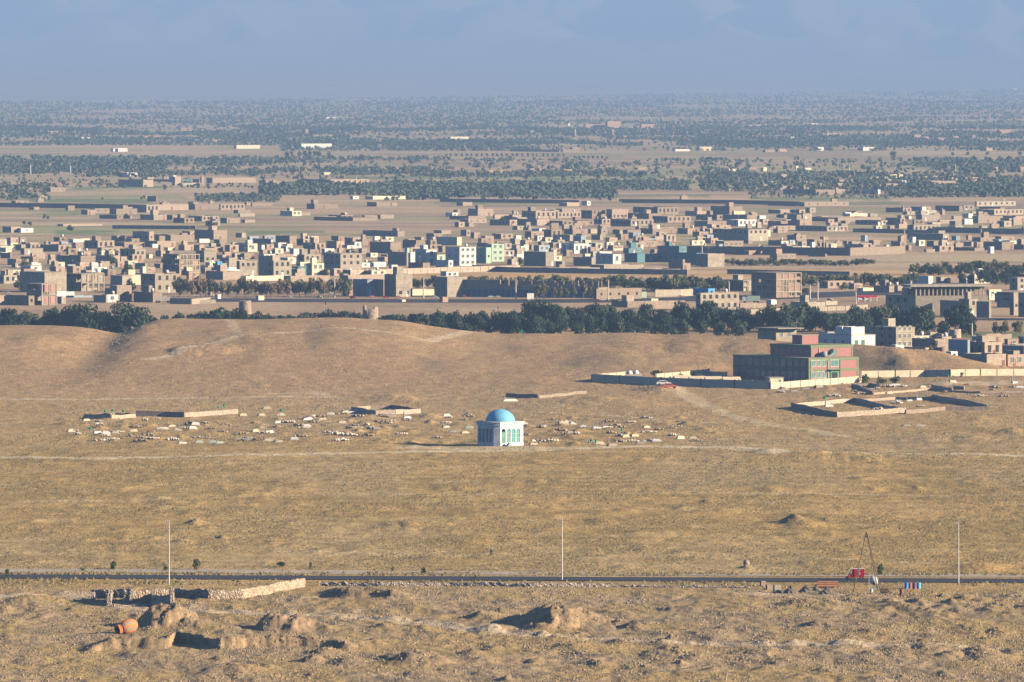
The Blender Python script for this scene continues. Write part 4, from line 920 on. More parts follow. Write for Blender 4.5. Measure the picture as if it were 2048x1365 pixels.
# third storey corner sits back from the front corner along the left face direction
off = 4.6; ox3 = 4.9; oy3 = 5.2
H3 = H2+3.05
up = MB().box(ox3, oy3, H2-.1, ox3+WR3*.98, oy3+WL3, H3-.35).build('upper_wall', 'schoolpink', sc_o)
tw = MB().box(ox3+3, oy3+7.2, H3-.2, ox3+3+5.2, oy3+7.2+4.0, H3+2.3).build('stair_tower', 'schoolpink', sc_o)
MB().box(ox3+2.8, oy3+7.0, H3+2.302, ox3+8.4, oy3+11.4, H3+2.46).build('tower_roof', 'c', sc_o)
tr = MB()
band(tr, 0,0,WR,WL, H2-.55, H2+.12); band(tr, 0,0,WR,WL, FH-.3, FH+.3, .07)
for (x, y) in ((0,0),(WR-.5,0)): tr.box(x-.06, -.065, -.5, x+.5, .3, H2-.56)
for y in (0, WL/4, WL/2, WL*.75, WL-.5): tr.box(-.065, y, -.5, .3, y+.45, H2-.56)
band(tr, 3.2,WL+.1,WR-3,WG, H2-.5, H2+.05, .07); band(tr, 3.2,WL+.1,WR-3,WG, FH-.25, FH+.25, .06)
band(tr, ox3,oy3,ox3+WR3*.98,oy3+WL3, H3-.6, H3+.1, .09)
tr.box(WR*.38, -.16, -.4, WR*.38+.35, -.07, H2-.56); tr.box(WR*.62, -.16, -.4, WR*.62+.35, -.07, H2-.56)
for x in (ox3+.02, ox3+WR3*.98-.45): tr.box(x, oy3-.08, H2+.13, x+.4, oy3+.3, H3-.61)
tr.build('green_trim', 'schoolgreen', sc_o)
rf = MB().box(.4,.4,H2+.121,WR-.4,WL-.4,H2+.16).build('roof', 'c', sc_o)
for k_ in (0, 1):
    z = k_*FH; win_face(sc_o, 'R', .55, WR*.36, z, 1.0, 3, 1.25, 1.45, 'glassg', 'frame')
    win_face(sc_o, 'L', .8, WL-.6, z, 1.0, 9, 1.3, 1.35, 'glass', 'frame')
    for i in range(3):
        y = WL+.8+i*(WG-WL-1.5)/3; me_ = sharebox('window', .1, 1.3, 1.35, 'glass'); link('window', me_, None, sc_o, (3.2-.05, y, z+1.0))
win_face(sc_o, 'R', WR*.42, WR*.61, FH, .9, 1, 2.4, 1.5, 'glassg', 'frame')
dr = MB().box(WR*.43, -.2, -.3, WR*.60, -.05, 2.7).build('porch_surround', 'greenframe', sc_o)
MB().box(WR*.45, -.26, -.3, WR*.565, -.205, 2.3).build('door', 'hole', sc_o)
MB().box(WR*.37, -1.1, FH-.05, WR*.64, -.09, FH+.12).build('porch_canopy', 'schoolgreen', sc_o)
for i in range(6):
    me_ = sharebox('window', .1, 1.25, 1.4, 'glass'); link('window', me_, None, sc_o, (ox3-.05, oy3+.8+i*(WL3-1.5)/6, H2+.9))
me_ = sharebox('window', 2.8, .1, 1.7, 'glassg'); o = link('window', me_, None, sc_o, (ox3+WR3*.40, oy3-.05, H2+.35))
MB().box(1.35,-.03,0,1.45,-.001,1.7).box(.68,-.03,0,.76,-.001,1.7).box(2.05,-.03,0,2.13,-.001,1.7).build('window_frame', 'frame', o)
MB().tube((0,0,0),(0,0,2.3),.09,n=6).build('rain_pipe', 'w', sc_o, (ox3+2.6, oy3-.16, H2+.2)); MB().tube((0,0,0),(0,0,H2-.5),.09,n=6).build('rain_pipe', 'w', sc_o, (.75, -.16, 0)); MB().tube((0,0,0),(0,0,H2-.5),.09,n=6).build('rain_pipe', 'w', sc_o, (WR*.375, -.2, 0))
tag(sc_o, 'pink and green school of three stepped storeys inside a pale boundary wall', 'school')
# dish, tank on its roofs
def rel(o, x, y, z): a = o.rotation_euler.z; return Vector((o.location.x+x*math.cos(a)-y*math.sin(a), o.location.y+x*math.sin(a)+y*math.cos(a), z))
ds = MB(); ds.sm = True; ds.lathe([(.01,0),(.45,.07),(.85,.28),(1.05,.5)], 18, ax=(-.6,.5,.62), org=(0,0,1.0)); 
dr_ = empty('satellite_dish', rel(sc_o, WR*.62, 3.2, H2+.16)); ds.build('dish', 'black', dr_); MB().tube((0,0,0),(0,0,1.05),.06,n=6).tube((-.4,-.4,0),(0,0,.8),.04,n=5).tube((.4,-.4,0),(0,0,.8),.04,n=5).build('stand', 'metal', dr_)
tag(dr_, 'dark satellite dish on the lower roof of the school', 'satellite dish')
tk = MB(); tk.sm = True; tk.lathe([(.01,0),(.75,.02),(.75,1.15),(.5,1.4),(.01,1.45)], 14); tag(tk.build('roof_tank', 'k', None, rel(sc_o, WR*.5, 3.8, H2+.16)), 'round bluish water tank beside the satellite dish on the school roof', 'water tank')
# school grounds
def sw(pts, lab, mat='wallcream', h=2.0, posts=1): return wall_line('boundary_wall', pts, h, mat, lab, 'wall', .3, posts=posts, group='school boundary walls')
sw([(1184,764),(1240,767),(1322,771),(1402,774.5),(1470,776.5),(1540,778.5)], 'shaded bluish front boundary wall running left of the school')
sw([(1540,778.5),(1600,774),(1660,770),(1725,765)], 'sunlit cream boundary wall in front of the school', h=1.6)
sw([(1184,764),(1215,760),(1250,757)], 'short far return of the shaded boundary wall at its left end', h=1.7)
sw([(1312,763),(1360,759),(1418,753)], 'shaded rear boundary wall behind the school tents', h=1.9)
sw([(1418,755.5),(1453,757)], 'short sunlit wall piece left of the school', h=1.6)
sw([(1722,756),(1790,755),(1850,754),(1900,753.5),(1960,752),(2060,752)], 'long sunlit cream wall right of the school', h=1.75)
for i, (x0, x1, y) in enumerate([(1350,1388,765),(1380,1415,766.5),(1412,1448,767),(1447,1486,768)]):
    p = at(x0, y+6); s = SC(y+6); Lx = (x1-x0)/s
    mb = MB(); hh = 1.9; mb.add([(0,0,.9),(Lx,0,.9),(Lx,5,.9),(0,5,.9),(.2,2.5,hh+.5),(Lx-.2,2.5,hh+.5)], [(0,1,5,4),(2,3,4,5),(1,2,5),(3,0,4),(3,2,1,0)]); tr_ = empty('tent', p, .15); mb.build('tent_roof', 'wallcream', tr_); MB().box(.15,.15,-.3,Lx-.15,4.8,.9).build('tent_wall', 'w', tr_)
    tag(tr_, ['leftmost pale ridge tent behind the shaded school wall','second pale tent from left behind the school wall','third pale tent from left behind the school wall','rightmost pale ridge tent beside the school'][i], 'tent', 'tents in the school yard')
p = at(1540, 770); mb = MB(); shell(mb, 3.6, 3, 1.7, .15); gh_ = empty('guard_house', p, math.radians(20)); mb.build('wall', 'y', gh_); link('door', sharebox('door', .6, .08, 1.3, 'greenframe'), None, gh_, (2.4, -.05, 0)); MB().box(-.2,-.2,1.71,3.8,3.2,1.85).build('roof', 'c', gh_)
tag(gh_, 'tiny cream gate house at the corner of the school wall', 'hut')
for i, (x, y) in enumerate([(1259,752),(1272,752)]):
    t = MB(); t.sm = True; t.lathe([(.01,-.9),(.6,-.7),(.9,0),(.6,.7),(.01,.9)], 16); p = at(x, y+9); tag(t.build('water_tank', 'w', None, p+Vector((0,0,1.6))), ['left white round tank behind the shaded wall','right white round tank behind the shaded wall'][i], 'water tank', 'white round tanks')
p = at(1242, 762); mb = MB(); mb.add([(0,0,0),(6,0,0),(6,4,0),(0,4,0),(1,0,1.6),(5.2,.3,1.9),(4.6,3.6,1.5),(1.2,3.6,1.4)], [(0,1,5,4),(1,2,6,5),(2,3,7,6),(3,0,4,7),(4,5,6,7)]); tag(mb.build('tarpaulin_heap', 'wallcream', None, p), 'pale tarpaulin-covered heap beside two white tanks', 'heap')
# parked red and white cars below the wall
def car(px, py, col, lab, sc_=1.0, rz=0, group=None, z=None, white_body=True):
    p = at(px, py) if z is None else Vector((flat(px, py).x, flat(px, py).y, z)); r = empty('parked_car', p, rz)
    k = sc_; prof = [(-2.1,.35),(2.1,.35),(2.15,.8),(1.2,.95),(.7,1.42),(-1.2,1.45),(-1.7,.98),(-2.15,.85)]
    mb = MB(); n = len(prof); mb.add([(x*k,-.8*k,z_*k) for x, z_ in prof]+[(x*k,.8*k,z_*k) for x, z_ in prof], [tuple(range(n)), tuple(range(2*n-1,n-1,-1))]+[(i, n+i, n+(i+1)%n, (i+1)%n) for i in range(n)])
    mb.build('body', col, r)
    MB().box(-1.35*k,-.815*k,.98*k,.85*k,.815*k,1.32*k).build('windows', 'glass', r)
    for x in (-1.35, 1.35):
        for y in (-.82, .66): link('wheel', WHEEL(k), None, r, (x*k, y*k, .32*k))
    tag(r, lab, 'car', group or 'cars parked in the plain'); return r
WHL = {}
def WHEEL(k):
    k = round(k, 2)
    if k not in WHL: me = MB().tube((0,0,0),(0,.18*k,0),.32*k,n=12).mesh('wheel'); me.materials.append(M['rubber']); WHL[k] = me
    return WHL[k]
car(1327, 778.5, 'w', 'white car beside the shaded school wall', .85, .1); car(1339, 778.5, 'redo', 'orange-red car beside the shaded school wall', .85, .1)
# ------------------------------------------------------------------ blue-domed shrine
D_ = DP(893.); s_ = F/D_; Ls = 5.72; c_ = 1.42; a_ = math.radians(36.7)
z0 = float(hz(PX(1000, D_), D_+4)); P0 = (PX(987.3, D_), D_)
shr = empty('shrine', (P0[0], P0[1], z0), a_)
# octagon with long and short sides; local frame: first corner = left end of the short front side
k_ = c_/math.sqrt(2)
def octo(g=0.0):   # grown outward by g ; local x along the sunlit face, local y along the shaded face
    S = Ls+2*k_; t = k_
    pts = [(t,0),(S-t,0),(S,t),(S,S-t),(S-t,S),(t,S),(0,S-t),(0,t)]; c = S/2
    return [(c+(x-c)*(1+g/(S/2)), c+(y-c)*(1+g/(S/2))) for x, y in pts]
shr.location = (P0[0]-(0*math.cos(a_)-k_*math.sin(a_)), P0[1]-(0*math.sin(a_)+k_*math.cos(a_)), z0)
S_ = Ls+2*k_; HW = 4.3
pl_ = MB().prism(octo(.06), -.5, .62); pl_.build('plinth', 'marble', shr)
# walls with arched openings on the long faces
def arch_face(mb, L0, L1, z0_, z1_, opens, put, thick=.14):
    """wall strip between L0 and L1 with arched openings (centre, half width, sill, spring)"""
    def quad(a, za, b, zb, c, zc, d, zd):
        vs = [put(a, 0, za), put(b, 0, zb), put(c, 0, zc), put(d, 0, zd), put(a, thick, za), put(b, thick, zb), put(c, thick, zc), put(d, thick, zd)]
        mb.add(vs, [(0,1,2,3),(7,6,5,4),(0,4,5,1),(1,5,6,2),(2,6,7,3),(3,7,4,0)])
    cur = L0
    for c, hw, sill, spr in opens:
        quad(cur, z0_, c-hw, z0_, c-hw, z1_, cur, z1_)
        quad(c-hw, z0_, c+hw, z0_, c+hw, sill, c-hw, sill)
        n = 8; pr = None
        for i in range(n+1):
            t = PI-PI*i/n; x = c+hw*math.cos(t); z = spr+hw*1.15*math.sin(t)
            if pr: quad(pr[0], pr[1], x, z, x, z1_, pr[0], z1_)
            pr = (x, z)
        cur = c+hw
    quad(cur, z0_, L1, z0_, L1, z1_, cur, z1_)
opR = [(k_+Ls*f, .50, .63 if i == 0 else .75, 3.05) for i, f in enumerate((.15,.385,.60,.82))]
wm = MB()
arch_face(wm, k_, S_-k_, .62, HW, opR, lambda l, d, z: (l, d, z))
arch_face(wm, k_, S_-k_, .62, HW, [(k_+Ls*f, .50, .75, 3.05) for f in (.17,.39,.61,.83)], lambda l, d, z: (d, l, z))
arch_face(wm, k_, S_-k_, .62, HW, [(k_+Ls*f, .50, .75, 3.05) for f in (.17,.39,.61,.83)], lambda l, d, z: (l, S_-d, z))
arch_face(wm, k_, S_-k_, .62, HW, [(k_+Ls*f, .50, .75, 3.05) for f in (.17,.39,.61,.83)], lambda l, d, z: (S_-d, l, z))
e = .0
for (ax, ay), (bx, by) in (((k_,0),(0,k_)),((S_-k_,0),(S_,k_)),((S_,S_-k_),(S_-k_,S_)),((0,S_-k_),(k_,S_))):
    cx, cy = S_/2, S_/2; f = .95; q = [(ax,ay),(bx,by),(cx+(bx-cx)*f, cy+(by-cy)*f),(cx+(ax-cx)*f, cy+(ay-cy)*f)]
    ar = sum(q[i][0]*q[(i+1)%4][1]-q[(i+1)%4][0]*q[i][1] for i in range(4)); wm.prism(q if ar > 0 else q[::-1], .62, HW)
wm.build('wall', 'marble', shr)
MB().prism(octo(.035), .56, .66).build('string_course', 'frame', shr)
MB().prism(octo(.14), HW+.002, HW+.62).build('cornice', 'marble', shr); MB().prism(octo(.30), HW+.622, HW+.76).build('roof', 'w', shr)
dm = MB(); dm.sm = True; R_ = 3.1; Hd = 2.55
dm.lathe([(R_*math.cos(t)**1.07 if t < PI/2-.01 else .02, HW+.76+Hd*math.sin(t)) for t in np.linspace(0, PI/2, 18)], 48, org=(S_/2, S_/2, 0)); dm.build('dome', 'dome', shr)
for i, (c, hw, sill, spr) in enumerate(opR):
    if i == 0:
        dd = MB().box(c-hw, .07, .63, c+hw, .12, 3.0); dd.build('door', 'greenframe', shr)
        fb = MB()
        for z in (1.2, 1.8, 2.4): fb.box(c-hw, .04, z, c+hw, .069, z+.04)
        fb.build('door_rails', 'frame', shr)
    else:
        wd_ = MB().box(c-hw, .09, sill, c+hw, .12, spr+hw*1.15); w_ = wd_.build('window', 'glasst', shr)
        MB().box(c-.03, .05, sill, c+.03, .089, spr+.4).box(c-hw, .05, 1.7, c+hw, .089, 1.76).box(c-hw, .05, 2.6, c+hw, .089, 2.66).box(c-hw,.05,sill,c-hw+.06,.089,spr).box(c+hw-.06,.05,sill,c+hw,.089,spr).build('glazing_bars', 'frame', w_)
for f in (.17,.39,.61,.83):
    c = k_+Ls*f; w_ = MB().box(.09, c-.5, .75, .12, c+.5, 3.6).build('window', 'glass', shr); MB().box(.05, c-.03, .75, .089, c+.03, 3.5).box(.05, c-.5, 2.2, .089, c+.5, 2.26).box(.05,c-.5,.75,.089,c-.24,3.1).build('glazing_bars', 'frame', w_)
tag(shr, 'white marble shrine with sky-blue dome and tall arched windows', 'shrine')
st = MB().add([(-.7,0,0),(.7,0,0),(.7,.9,0),(-.7,.9,0),(-.1,.1,.75),(.1,.1,.75),(.1,.6,.75),(-.1,.6,.75)], [(0,1,5,4),(1,2,6,5),(2,3,7,6),(3,0,4,7),(4,5,6,7),(3,2,1,0)]).build('step_block', 'k', None, rel(shr, 2.6, -1.4, z0), a_)
tag(st, 'small bluish pyramid block in front of the shrine door', 'block')
# ------------------------------------------------------------------ towers on the hill
def tower(px, yb, yt, wb_, wt_, broken, lab, mat='m'):
    p = at(px, yb); s = F/p.y; h = (yb-yt)/s; n = 28; rb = wb_/s/2; rt = wt_/s/2; mb = MB(); vs = []; g = random.Random(int(px)); lv = 9
    tops = []
    for i in range(n):
        t = 2*PI*i/n; f = 1.0
        if broken:
            # tall left shoulder, deep notch, then the standing right half
            xx = math.cos(t)
            f = 1.0 if xx < -.72 else (.42 if xx < -.25 else (.80 if xx < .6 else .92))
            if math.sin(t) > .2: f = min(f, .5)
        tops.append(f*(1-.06*g.random()))
    for side in (1.0, .72):
        for k in range(lv+1):
            for i in range(n):
                t = 2*PI*i/n; f = k/lv; r = (rb+(rt-rb)*f)*side*(1+.03*g.random()); vs.append((r*math.cos(t), r*math.sin(t), -1+(h+1)*f*tops[i] if k else -1))
    fs = []
    for k in range(lv):
        for i in range(n): a = k*n+i; b = k*n+(i+1)%n; fs.append((a, b, b+n, a+n)); o = (lv+1)*n; fs.append((a+n+o, b+n+o, b+o, a+o))
    for i in range(n): a = lv*n+i; b = lv*n+(i+1)%n; o = (lv+1)*n; fs.append((a, b, b+o, a+o))
    mb.add(vs, fs); r = empty('mud_tower', p); mb.build('wall', mat, r)
    if not broken: MB().box(-.5, -rb-.12, -.2, .3, -rb*.6, h*.32).build('doorway', 'hole', r)
    tag(r, lab, 'tower', 'old mud towers'); return r
tower(490, 629, 601, 27, 23, False, 'intact round mud tower with a small dark doorway')
bpy_t = tower(741, 641, 610, 32, 30, True, 'broken round mud tower with a deep notch on the hill crest')
tower(1910, 676, 658, 25, 23, False, 'squat round mud tower behind the right-hand houses')
# ------------------------------------------------------------------ trees
def crown_mesh(name, seed, mat, R=1.0, H=1.0, z0=.3, lobes=8, n=900, leaf=.11, flat_top=0):
    """crown of many small leaf clumps spread through uneven lobes; unit sized (scaled per tree)"""
    g = np.random.default_rng(seed); C = []; 
    for i in range(lobes):
        a = g.uniform(0, 6.28); r = g.uniform(.15, .72)*R; z = z0+g.uniform(.12, .78)*(H-z0); C.append((r*math.cos(a), r*math.sin(a), z, g.uniform(.26, .46)*R, g.uniform(.16, .28)*(H-z0)*1.25))
    C.append((0, 0, z0+.72*(H-z0), .42*R, .28*(H-z0)))
    C = np.array(C); wgt = C[:,3]**2; k = g.choice(len(C), n, p=wgt/wgt.sum())
    d = g.normal(size=(n,3)); d /= np.linalg.norm(d, axis=1)[:,None]; rad = g.uniform(.55, 1.08, n)**.6
    P = C[k,:3]+d*rad[:,None]*np.stack([C[k,3],C[k,3],C[k,4]],1)
    nr_ = d+g.normal(0,.55,(n,3)); nr_ /= np.linalg.norm(nr_, axis=1)[:,None]
    t1 = np.cross(nr_, g.normal(size=(n,3))); t1 /= np.linalg.norm(t1, axis=1)[:,None]; t2 = np.cross(nr_, t1)
    s1 = g.uniform(.5, 1.2, n)[:,None]*leaf; s2 = g.uniform(.5, 1.0, n)[:,None]*leaf
    V = np.stack([P-t1*s1, P-t2*s2*.8, P+t1*s1, P+t2*s2], 1).reshape(-1,3)
    return npmesh(name, V, np.arange(4*n).reshape(n,4), mat)
def trunk_mesh(seed, mat, h=.5, r=.035, limbs=5, R=.5):
    g = random.Random(seed); mb = MB(); x = g.uniform(-.05,.05); mb.tube((0,0,-.08),(x,0,h),r,r*.6,7)
    for i in range(limbs):
        a = g.uniform(0,6.28); zz = h*g.uniform(.55,1); e = Vector((math.cos(a)*R*g.uniform(.5,.9), math.sin(a)*R*g.uniform(.5,.9), zz+g.uniform(.15,.4))); mb.tube((x*zz/h,0,zz), e, r*.45, r*.15, 5)
    me = mb.mesh('trunk'); me.materials.append(M[mat]); return me
PRO = {}
def protos(kind):
    if kind in PRO: return PRO[kind]
    if kind == 'pine': L_ = [(crown_mesh('crown', 10+i, 'pine', 1, 1, .14, 12, 1500, .075), trunk_mesh(i, 'bark', .5, .04, 6)) for i in range(6)]
    elif kind == 'shrubpine': L_ = [(crown_mesh('crown', 30+i, 'pine', 1, 1, .0, 9, 500, .12), trunk_mesh(i+9, 'bark', .3, .04, 3)) for i in range(4)]
    elif kind == 'avenue': L_ = [(crown_mesh('crown', 50+i, 'autumn', 1, 1, .32, 8, 420, .11), trunk_mesh(i+20, 'barkp', .6, .05, 6)) for i in range(4)]
    elif kind == 'olive': L_ = [(crown_mesh('crown', 70+i, 'olive', 1, 1, .12, 8, 420, .12), trunk_mesh(i+30, 'barkp', .4, .05, 5)) for i in range(4)]
    elif kind == 'bush': L_ = [(crown_mesh('crown', 90+i, 'bush', 1, 1, .0, 7, 260, .14), trunk_mesh(i+40, 'bark', .3, .03, 5)) for i in range(4)]
    elif kind == 'field': L_ = [(crown_mesh('crown', 110+i, 'far', 1, 1, .15, 8, 220, .15), trunk_mesh(i+50, 'bark', .4, .05, 3)) for i in range(4)]
    PRO[kind] = L_; return L_
TN = {'pine':'pine_tree','shrubpine':'pine_tree','avenue':'avenue_tree','olive':'orchard_tree','bush':'bush','field':'field_tree'}
tr_rng = random.Random(77)
def tree(kind, px, pb, hpx, wpx, desc, group, z=0, p=None):
    cm, tm = tr_rng.choice(protos(kind)); 
    if p is None: p = flat(px, pb)
    s = F/p.y; r = empty(TN[kind], p, tr_rng.uniform(0, 6.28)); H = hpx/s; W = wpx/s/2
    for nm, me in (('trunk', tm), ('crown', cm)):
        o = bpy.data.objects.new(nm, me); sc.collection.objects.link(o); o.parent = r; o.scale = (W, W, H)
    cat = 'bush' if kind == 'bush' else 'tree'
    if '~' in desc: tag(r, desc[1:], cat, group)
    else: reg(r, desc, px, pb-hpx/2, cat, group)
    return r
# the pine belt behind the ridge (photo x range, foot row, top row)
def belt(kind, x0, x1, step, foot, top, wr, desc, group, jit=.25):
    if kind == 'pine': jit = .42; step *= 1.12
    x = x0
    while x < x1:
        f = foot(x) if callable(foot) else foot; t = top(x) if callable(top) else top
        h = (f-t)*tr_rng.uniform(1-jit, 1+jit*.5); tree(kind, x, f+tr_rng.uniform(-2, 2), h, h*wr*tr_rng.uniform(.8, 1.25), desc, group); x += step*tr_rng.uniform(.7, 1.35)
G1 = 'pines of the belt behind the ridge'
belt('pine', -20, 262, 20, lambda x: 668+(x/250)*8, lambda x: 627-7*(x > 120), 1.15, 'dark green pine at left', G1)
belt('pine', 0, 250, 22, lambda x: 657, lambda x: 624, 1.2, 'dark pine in the rear row at left', G1)
belt('shrubpine', 250, 725, 15, lambda x: 652, lambda x: 624+5*math.sin(x/40.), 1.2, 'low dark pine peeping over the ridge', G1)
belt('shrubpine', 758, 905, 13, lambda x: 657, lambda x: 627-(x-758)*.03, 1.2, 'low dark pine right of the broken tower', G1)
belt('pine', 890, 1500, 27, lambda x: 674, lambda x: 631, 1.2, 'rounded dark pine in the front row', G1)
belt('pine', 880, 1510, 24, lambda x: 662, lambda x: 616+4*math.sin(x/47.), 1.15, 'rounded dark pine in the middle row', G1)
belt('pine', 1010, 1840, 26, lambda x: 652, lambda x: 614, 1.15, 'dark pine in the back row', G1)
belt('pine', 1490, 1840, 22, lambda x: 664, lambda x: 618, 1.2, 'dark pine behind the flat-roofed houses', G1)
belt('pine', 1730, 1950, 26, lambda x: 670, lambda x: 620, 1.1, 'big dark pine at the right end of the belt', G1)
for (x, f, h, w_) in [(838,668,24,30),(1010,672,26,26),(1345,677,18,24),(1240,673,30,26)]: tree('bush', x, f, h, w_, 'green shrub at the foot of the pines', 'shrubs at the foot of the pines')
# avenue along the highway, orchards above it
belt('avenue', 358, 700, 11, 595, lambda x: 559, .8, 'brownish autumn avenue tree', 'avenue trees along the highway')
belt('olive', 362, 705, 17, 589, lambda x: 560, .8, 'dusty green rear avenue tree', 'avenue trees along the highway')
belt('olive', 822, 1100, 9, 576, lambda x: 554, 1.1, 'dusty olive-green tree in the upper orchard row', 'orchard trees')
belt('olive', 1095, 1450, 8, lambda x: 578+5*(x > 1250), lambda x: 554+3*math.sin(x/20.), 1.1, 'dusty olive-green tree right of the shops', 'orchard trees')
belt('avenue', 1075, 1185, 16, 600, 568, .6, 'thin brownish tree in front of the blue shutters', 'thin trees before the shops')
belt('olive', 1455, 1750, 9, lambda x: 531, lambda x: 518, 1.7, 'low green shrub below the long dark wall', 'orchard trees')
belt('olive', 1600, 1830, 9, lambda x: 572, lambda x: 548, 1.1, 'green tree between golden field and houses', 'orchard trees')
belt('olive', 1825, 2060, 9, lambda x: 549, lambda x: 527-6*(x > 1950), 1.1, 'dense dark green tree at right', 'orchard trees')
belt('pine', 1925, 2060, 12, lambda x: 568, lambda x: 536, 1.0, 'darker tree behind the right-hand roofs', 'orchard trees')
for (x, f, h, w_) in [(45,580,30,40),(30,565,20,26),(48,536,18,30),(260,583,26,26),(222,530,22,32),(255,552,24,34),(700,515,18,30),(650,560,22,20),(1890,700,16,16),(1870,710,30,14),(1862,713,22,22),(2010,668,26,26),(1990,668,24,24),(2035,670,28,28),(1040,535,20,14),(430,465,20,22),(140,462,12,20),(1410,520,12,30),(1440,665,24,30),(1455,672,16,26),(1530,585,26,22),(1612,590,14,24),(1690,580,16,24)]:
    tree('olive', x, f, h, w_, 'grey-green leafy tree between houses', 'town trees')
# row trees and lone trees out on the far fields
for x in [574,585,599,609,620,631,639,658]: tree('field', x, 316, 13 if x not in (609,) else 15, 12, 'dark tree of the small clump on the pale field', 'field clump trees')
for i in range(24): x = 892+i*10.2+tr_rng.uniform(-2,2); tree('field', x, 314, 7, 7, 'small slanting tree of the roadside row', 'roadside row trees')
tree('field', 1786, 318, 15, 17, 'lone dark round tree on the right-hand pale field', 'lone trees')
for x in range(1150, 1210, 9): tree('field', x, 318, 6, 7, 'tiny tree of the roadside row', 'roadside row trees')
for (x, y, h) in [(50,386,8),(88,438,9),(96,440,8),(330,380,9),(48,450,8),(60,452,9),(418,379,7),(432,378,7),(505,378,7),(283,400,6),(205,400,5),(1650,478,5),(1700,430,5),(1920,460,5),(840,372,9),(1240,404,6),(1905,312,7),(1935,312,8),(1975,311,8),(2040,312,8),(1100,405,5)]: tree('field', x, y, h, h*1.3, 'small dark tree alone on the open plain', 'lone trees')
# the orchards that read as one mass
def wood(name, bands, seed, mat='far'):
    g = np.random.default_rng(seed); Vs = []
    for (x0, x1, y0, y1, n, hp) in bands:
        py = 1/np.sqrt(g.uniform(1/(y1-YH+.0)**2, 1/(y0-YH)**2, n))+YH if False else g.uniform(y0, y1, n)
        u = g.uniform(x0, x1, n); D = K/(py-YH); X = (u-1024)/F*D
        dn = fbm(X/140, D/520, seed+5, 3); keep = (dn > (.41 if name == 'orchard_belt' else .38)) | (g.random(n) < .12)
        # clear the built farms
        X = X[keep]; D = D[keep]; m = len(X); H = hp/(F/D)*g.uniform(.55, 1.25, m); Wd = H*g.uniform(.5, .8, m)
        q = 11; c = g.normal(size=(m,q,3)); c /= np.linalg.norm(c, axis=2)[...,None]
        P = np.stack([X[:,None]+c[...,0]*Wd[:,None]*.8, D[:,None]+c[...,1]*Wd[:,None]*.8, H[:,None]*(.55+.42*c[...,2])], -1)
        nr_ = c+g.normal(0,.5,c.shape); nr_ /= np.linalg.norm(nr_, axis=2)[...,None]
        t1 = np.cross(nr_, g.normal(size=c.shape)); t1 /= np.linalg.norm(t1, axis=2)[...,None]; t2 = np.cross(nr_, t1); L_ = (H*.30)[:,None,None]
        V = np.stack([P-t1*L_, P-t2*L_, P+t1*L_, P+t2*L_], 2).reshape(-1,3); Vs.append(V)
    V = np.concatenate(Vs); tag(link(name, npmesh(name, V, np.arange(len(V)).reshape(-1,4), mat), None), kind='stuff')
wood('far_orchards', [(1100,2130,180,206,3000,3),(500,1100,190,206,900,3),(-80,2130,204,236,11000,3.2),(-80,2130,236,262,8000,4),(-80,2130,255,292,13000,5),(560,2130,285,303,4000,5.5)], 501)
wood('orchard_belt', [(-80,330,318,356,1500,8),(330,900,318,334,900,7),(330,900,338,352,700,7),(500,900,345,362,500,7),(860,1500,322,340,1200,7),(860,1500,344,362,1200,7),(1400,2130,322,346,1500,8),(1400,2130,346,384,2000,8),(-80,100,372,402,260,8),(520,900,372,392,700,9),(760,1230,370,402,1500,9),(1180,1380,366,382,380,8),(390,560,392,405,260,7),(-80,560,360,378,260,6),(1780,2130,372,396,900,9),(560,1500,352,372,400,7),(1500,1800,384,398,160,6)], 502)
mb = MB(); g_ = random.Random(8)
for i in range(150):
    x = g_.uniform(640, 2080); y = 199-(x-640)/1440*22+g_.gauss(0, 1.6); D = K/(max(y, 176)-YH); s = F/D; w_ = g_.uniform(1, 6)/s; h = g_.uniform(.8, 2.2)/s; X = PX(x, D); mb.box(X, D, -1, X+w_, D+25, h)
tag(mb.build('far_settlement', 'w'), kind='stuff')
# road-side saplings and bushes by the near road
for (x, y, h, w_) in [(14,1158,20,12),(229,1140,18,18),(393,1140,22,20),(330,1142,14,12),(563,1134,10,22),(621,1138,14,8),(846,1148,14,16),(1760,1150,20,22),(950,1158,8,10),(165,1143,7,12),(785,1144,10,6)]:
    p = at(x, y); tree('bush', x, y, h, w_, 'small green sapling beside the near road', 'saplings by the near road', p=p)
for (x, y, w_) in [(1315,752,30),(1275,762,24),(1360,757,26),(1400,760,50),(1440,764,40),(1480,770,30),(1380,753,22),(1730,762,30),(1760,764,26),(1790,765,24)]:
    p = at(x, y+4); tree('bush', x, y, 15, w_, 'leafy green shrub in the school yard', 'school yard shrubs', p=p)
for (x, y, w_) in [(1925,752,10),(1708,750,8)]: p = at(x, y+2); tree('bush', x, y, 9, w_, 'small dry shrub by the cream wall', 'school yard shrubs', p=p)
# ------------------------------------------------------------------ utility poles
def pole(px, yb, yt, lab, p=None, r=.115, z=None, arm=.6):
    if p is None: p = at(px, yb) if z is None else Vector((flat(px, yb).x, flat(px, yb).y, z))
    s = F/p.y; h = (yb-yt)/s; q = empty('utility_pole', p)
    MB().tube((0,0,-1),(0,0,h),r,r*.6,8).build('pole', 'pole', q)
    MB().box(-arm,-.05,h-.35,arm*.2,.05,h-.22).box(-arm*.7,-.05,h-1.3,.1,.05,h-1.18).build('crossarm', 'metal', q)
    for x in (-arm*.95, -arm*.5): link('insulator', INS, None, q, (x, 0, h-.22))
    if lab[0] == '~': reg(q, lab[1:], px, (yt+yb)/2, 'utility pole', 'highway poles')
    else: tag(q, lab, 'utility pole', 'tall poles along the near road')
INS = MB().tube((0,0,0),(0,0,.28),.07,.05,6).mesh('insulator'); INS.materials.append(M['metal'])
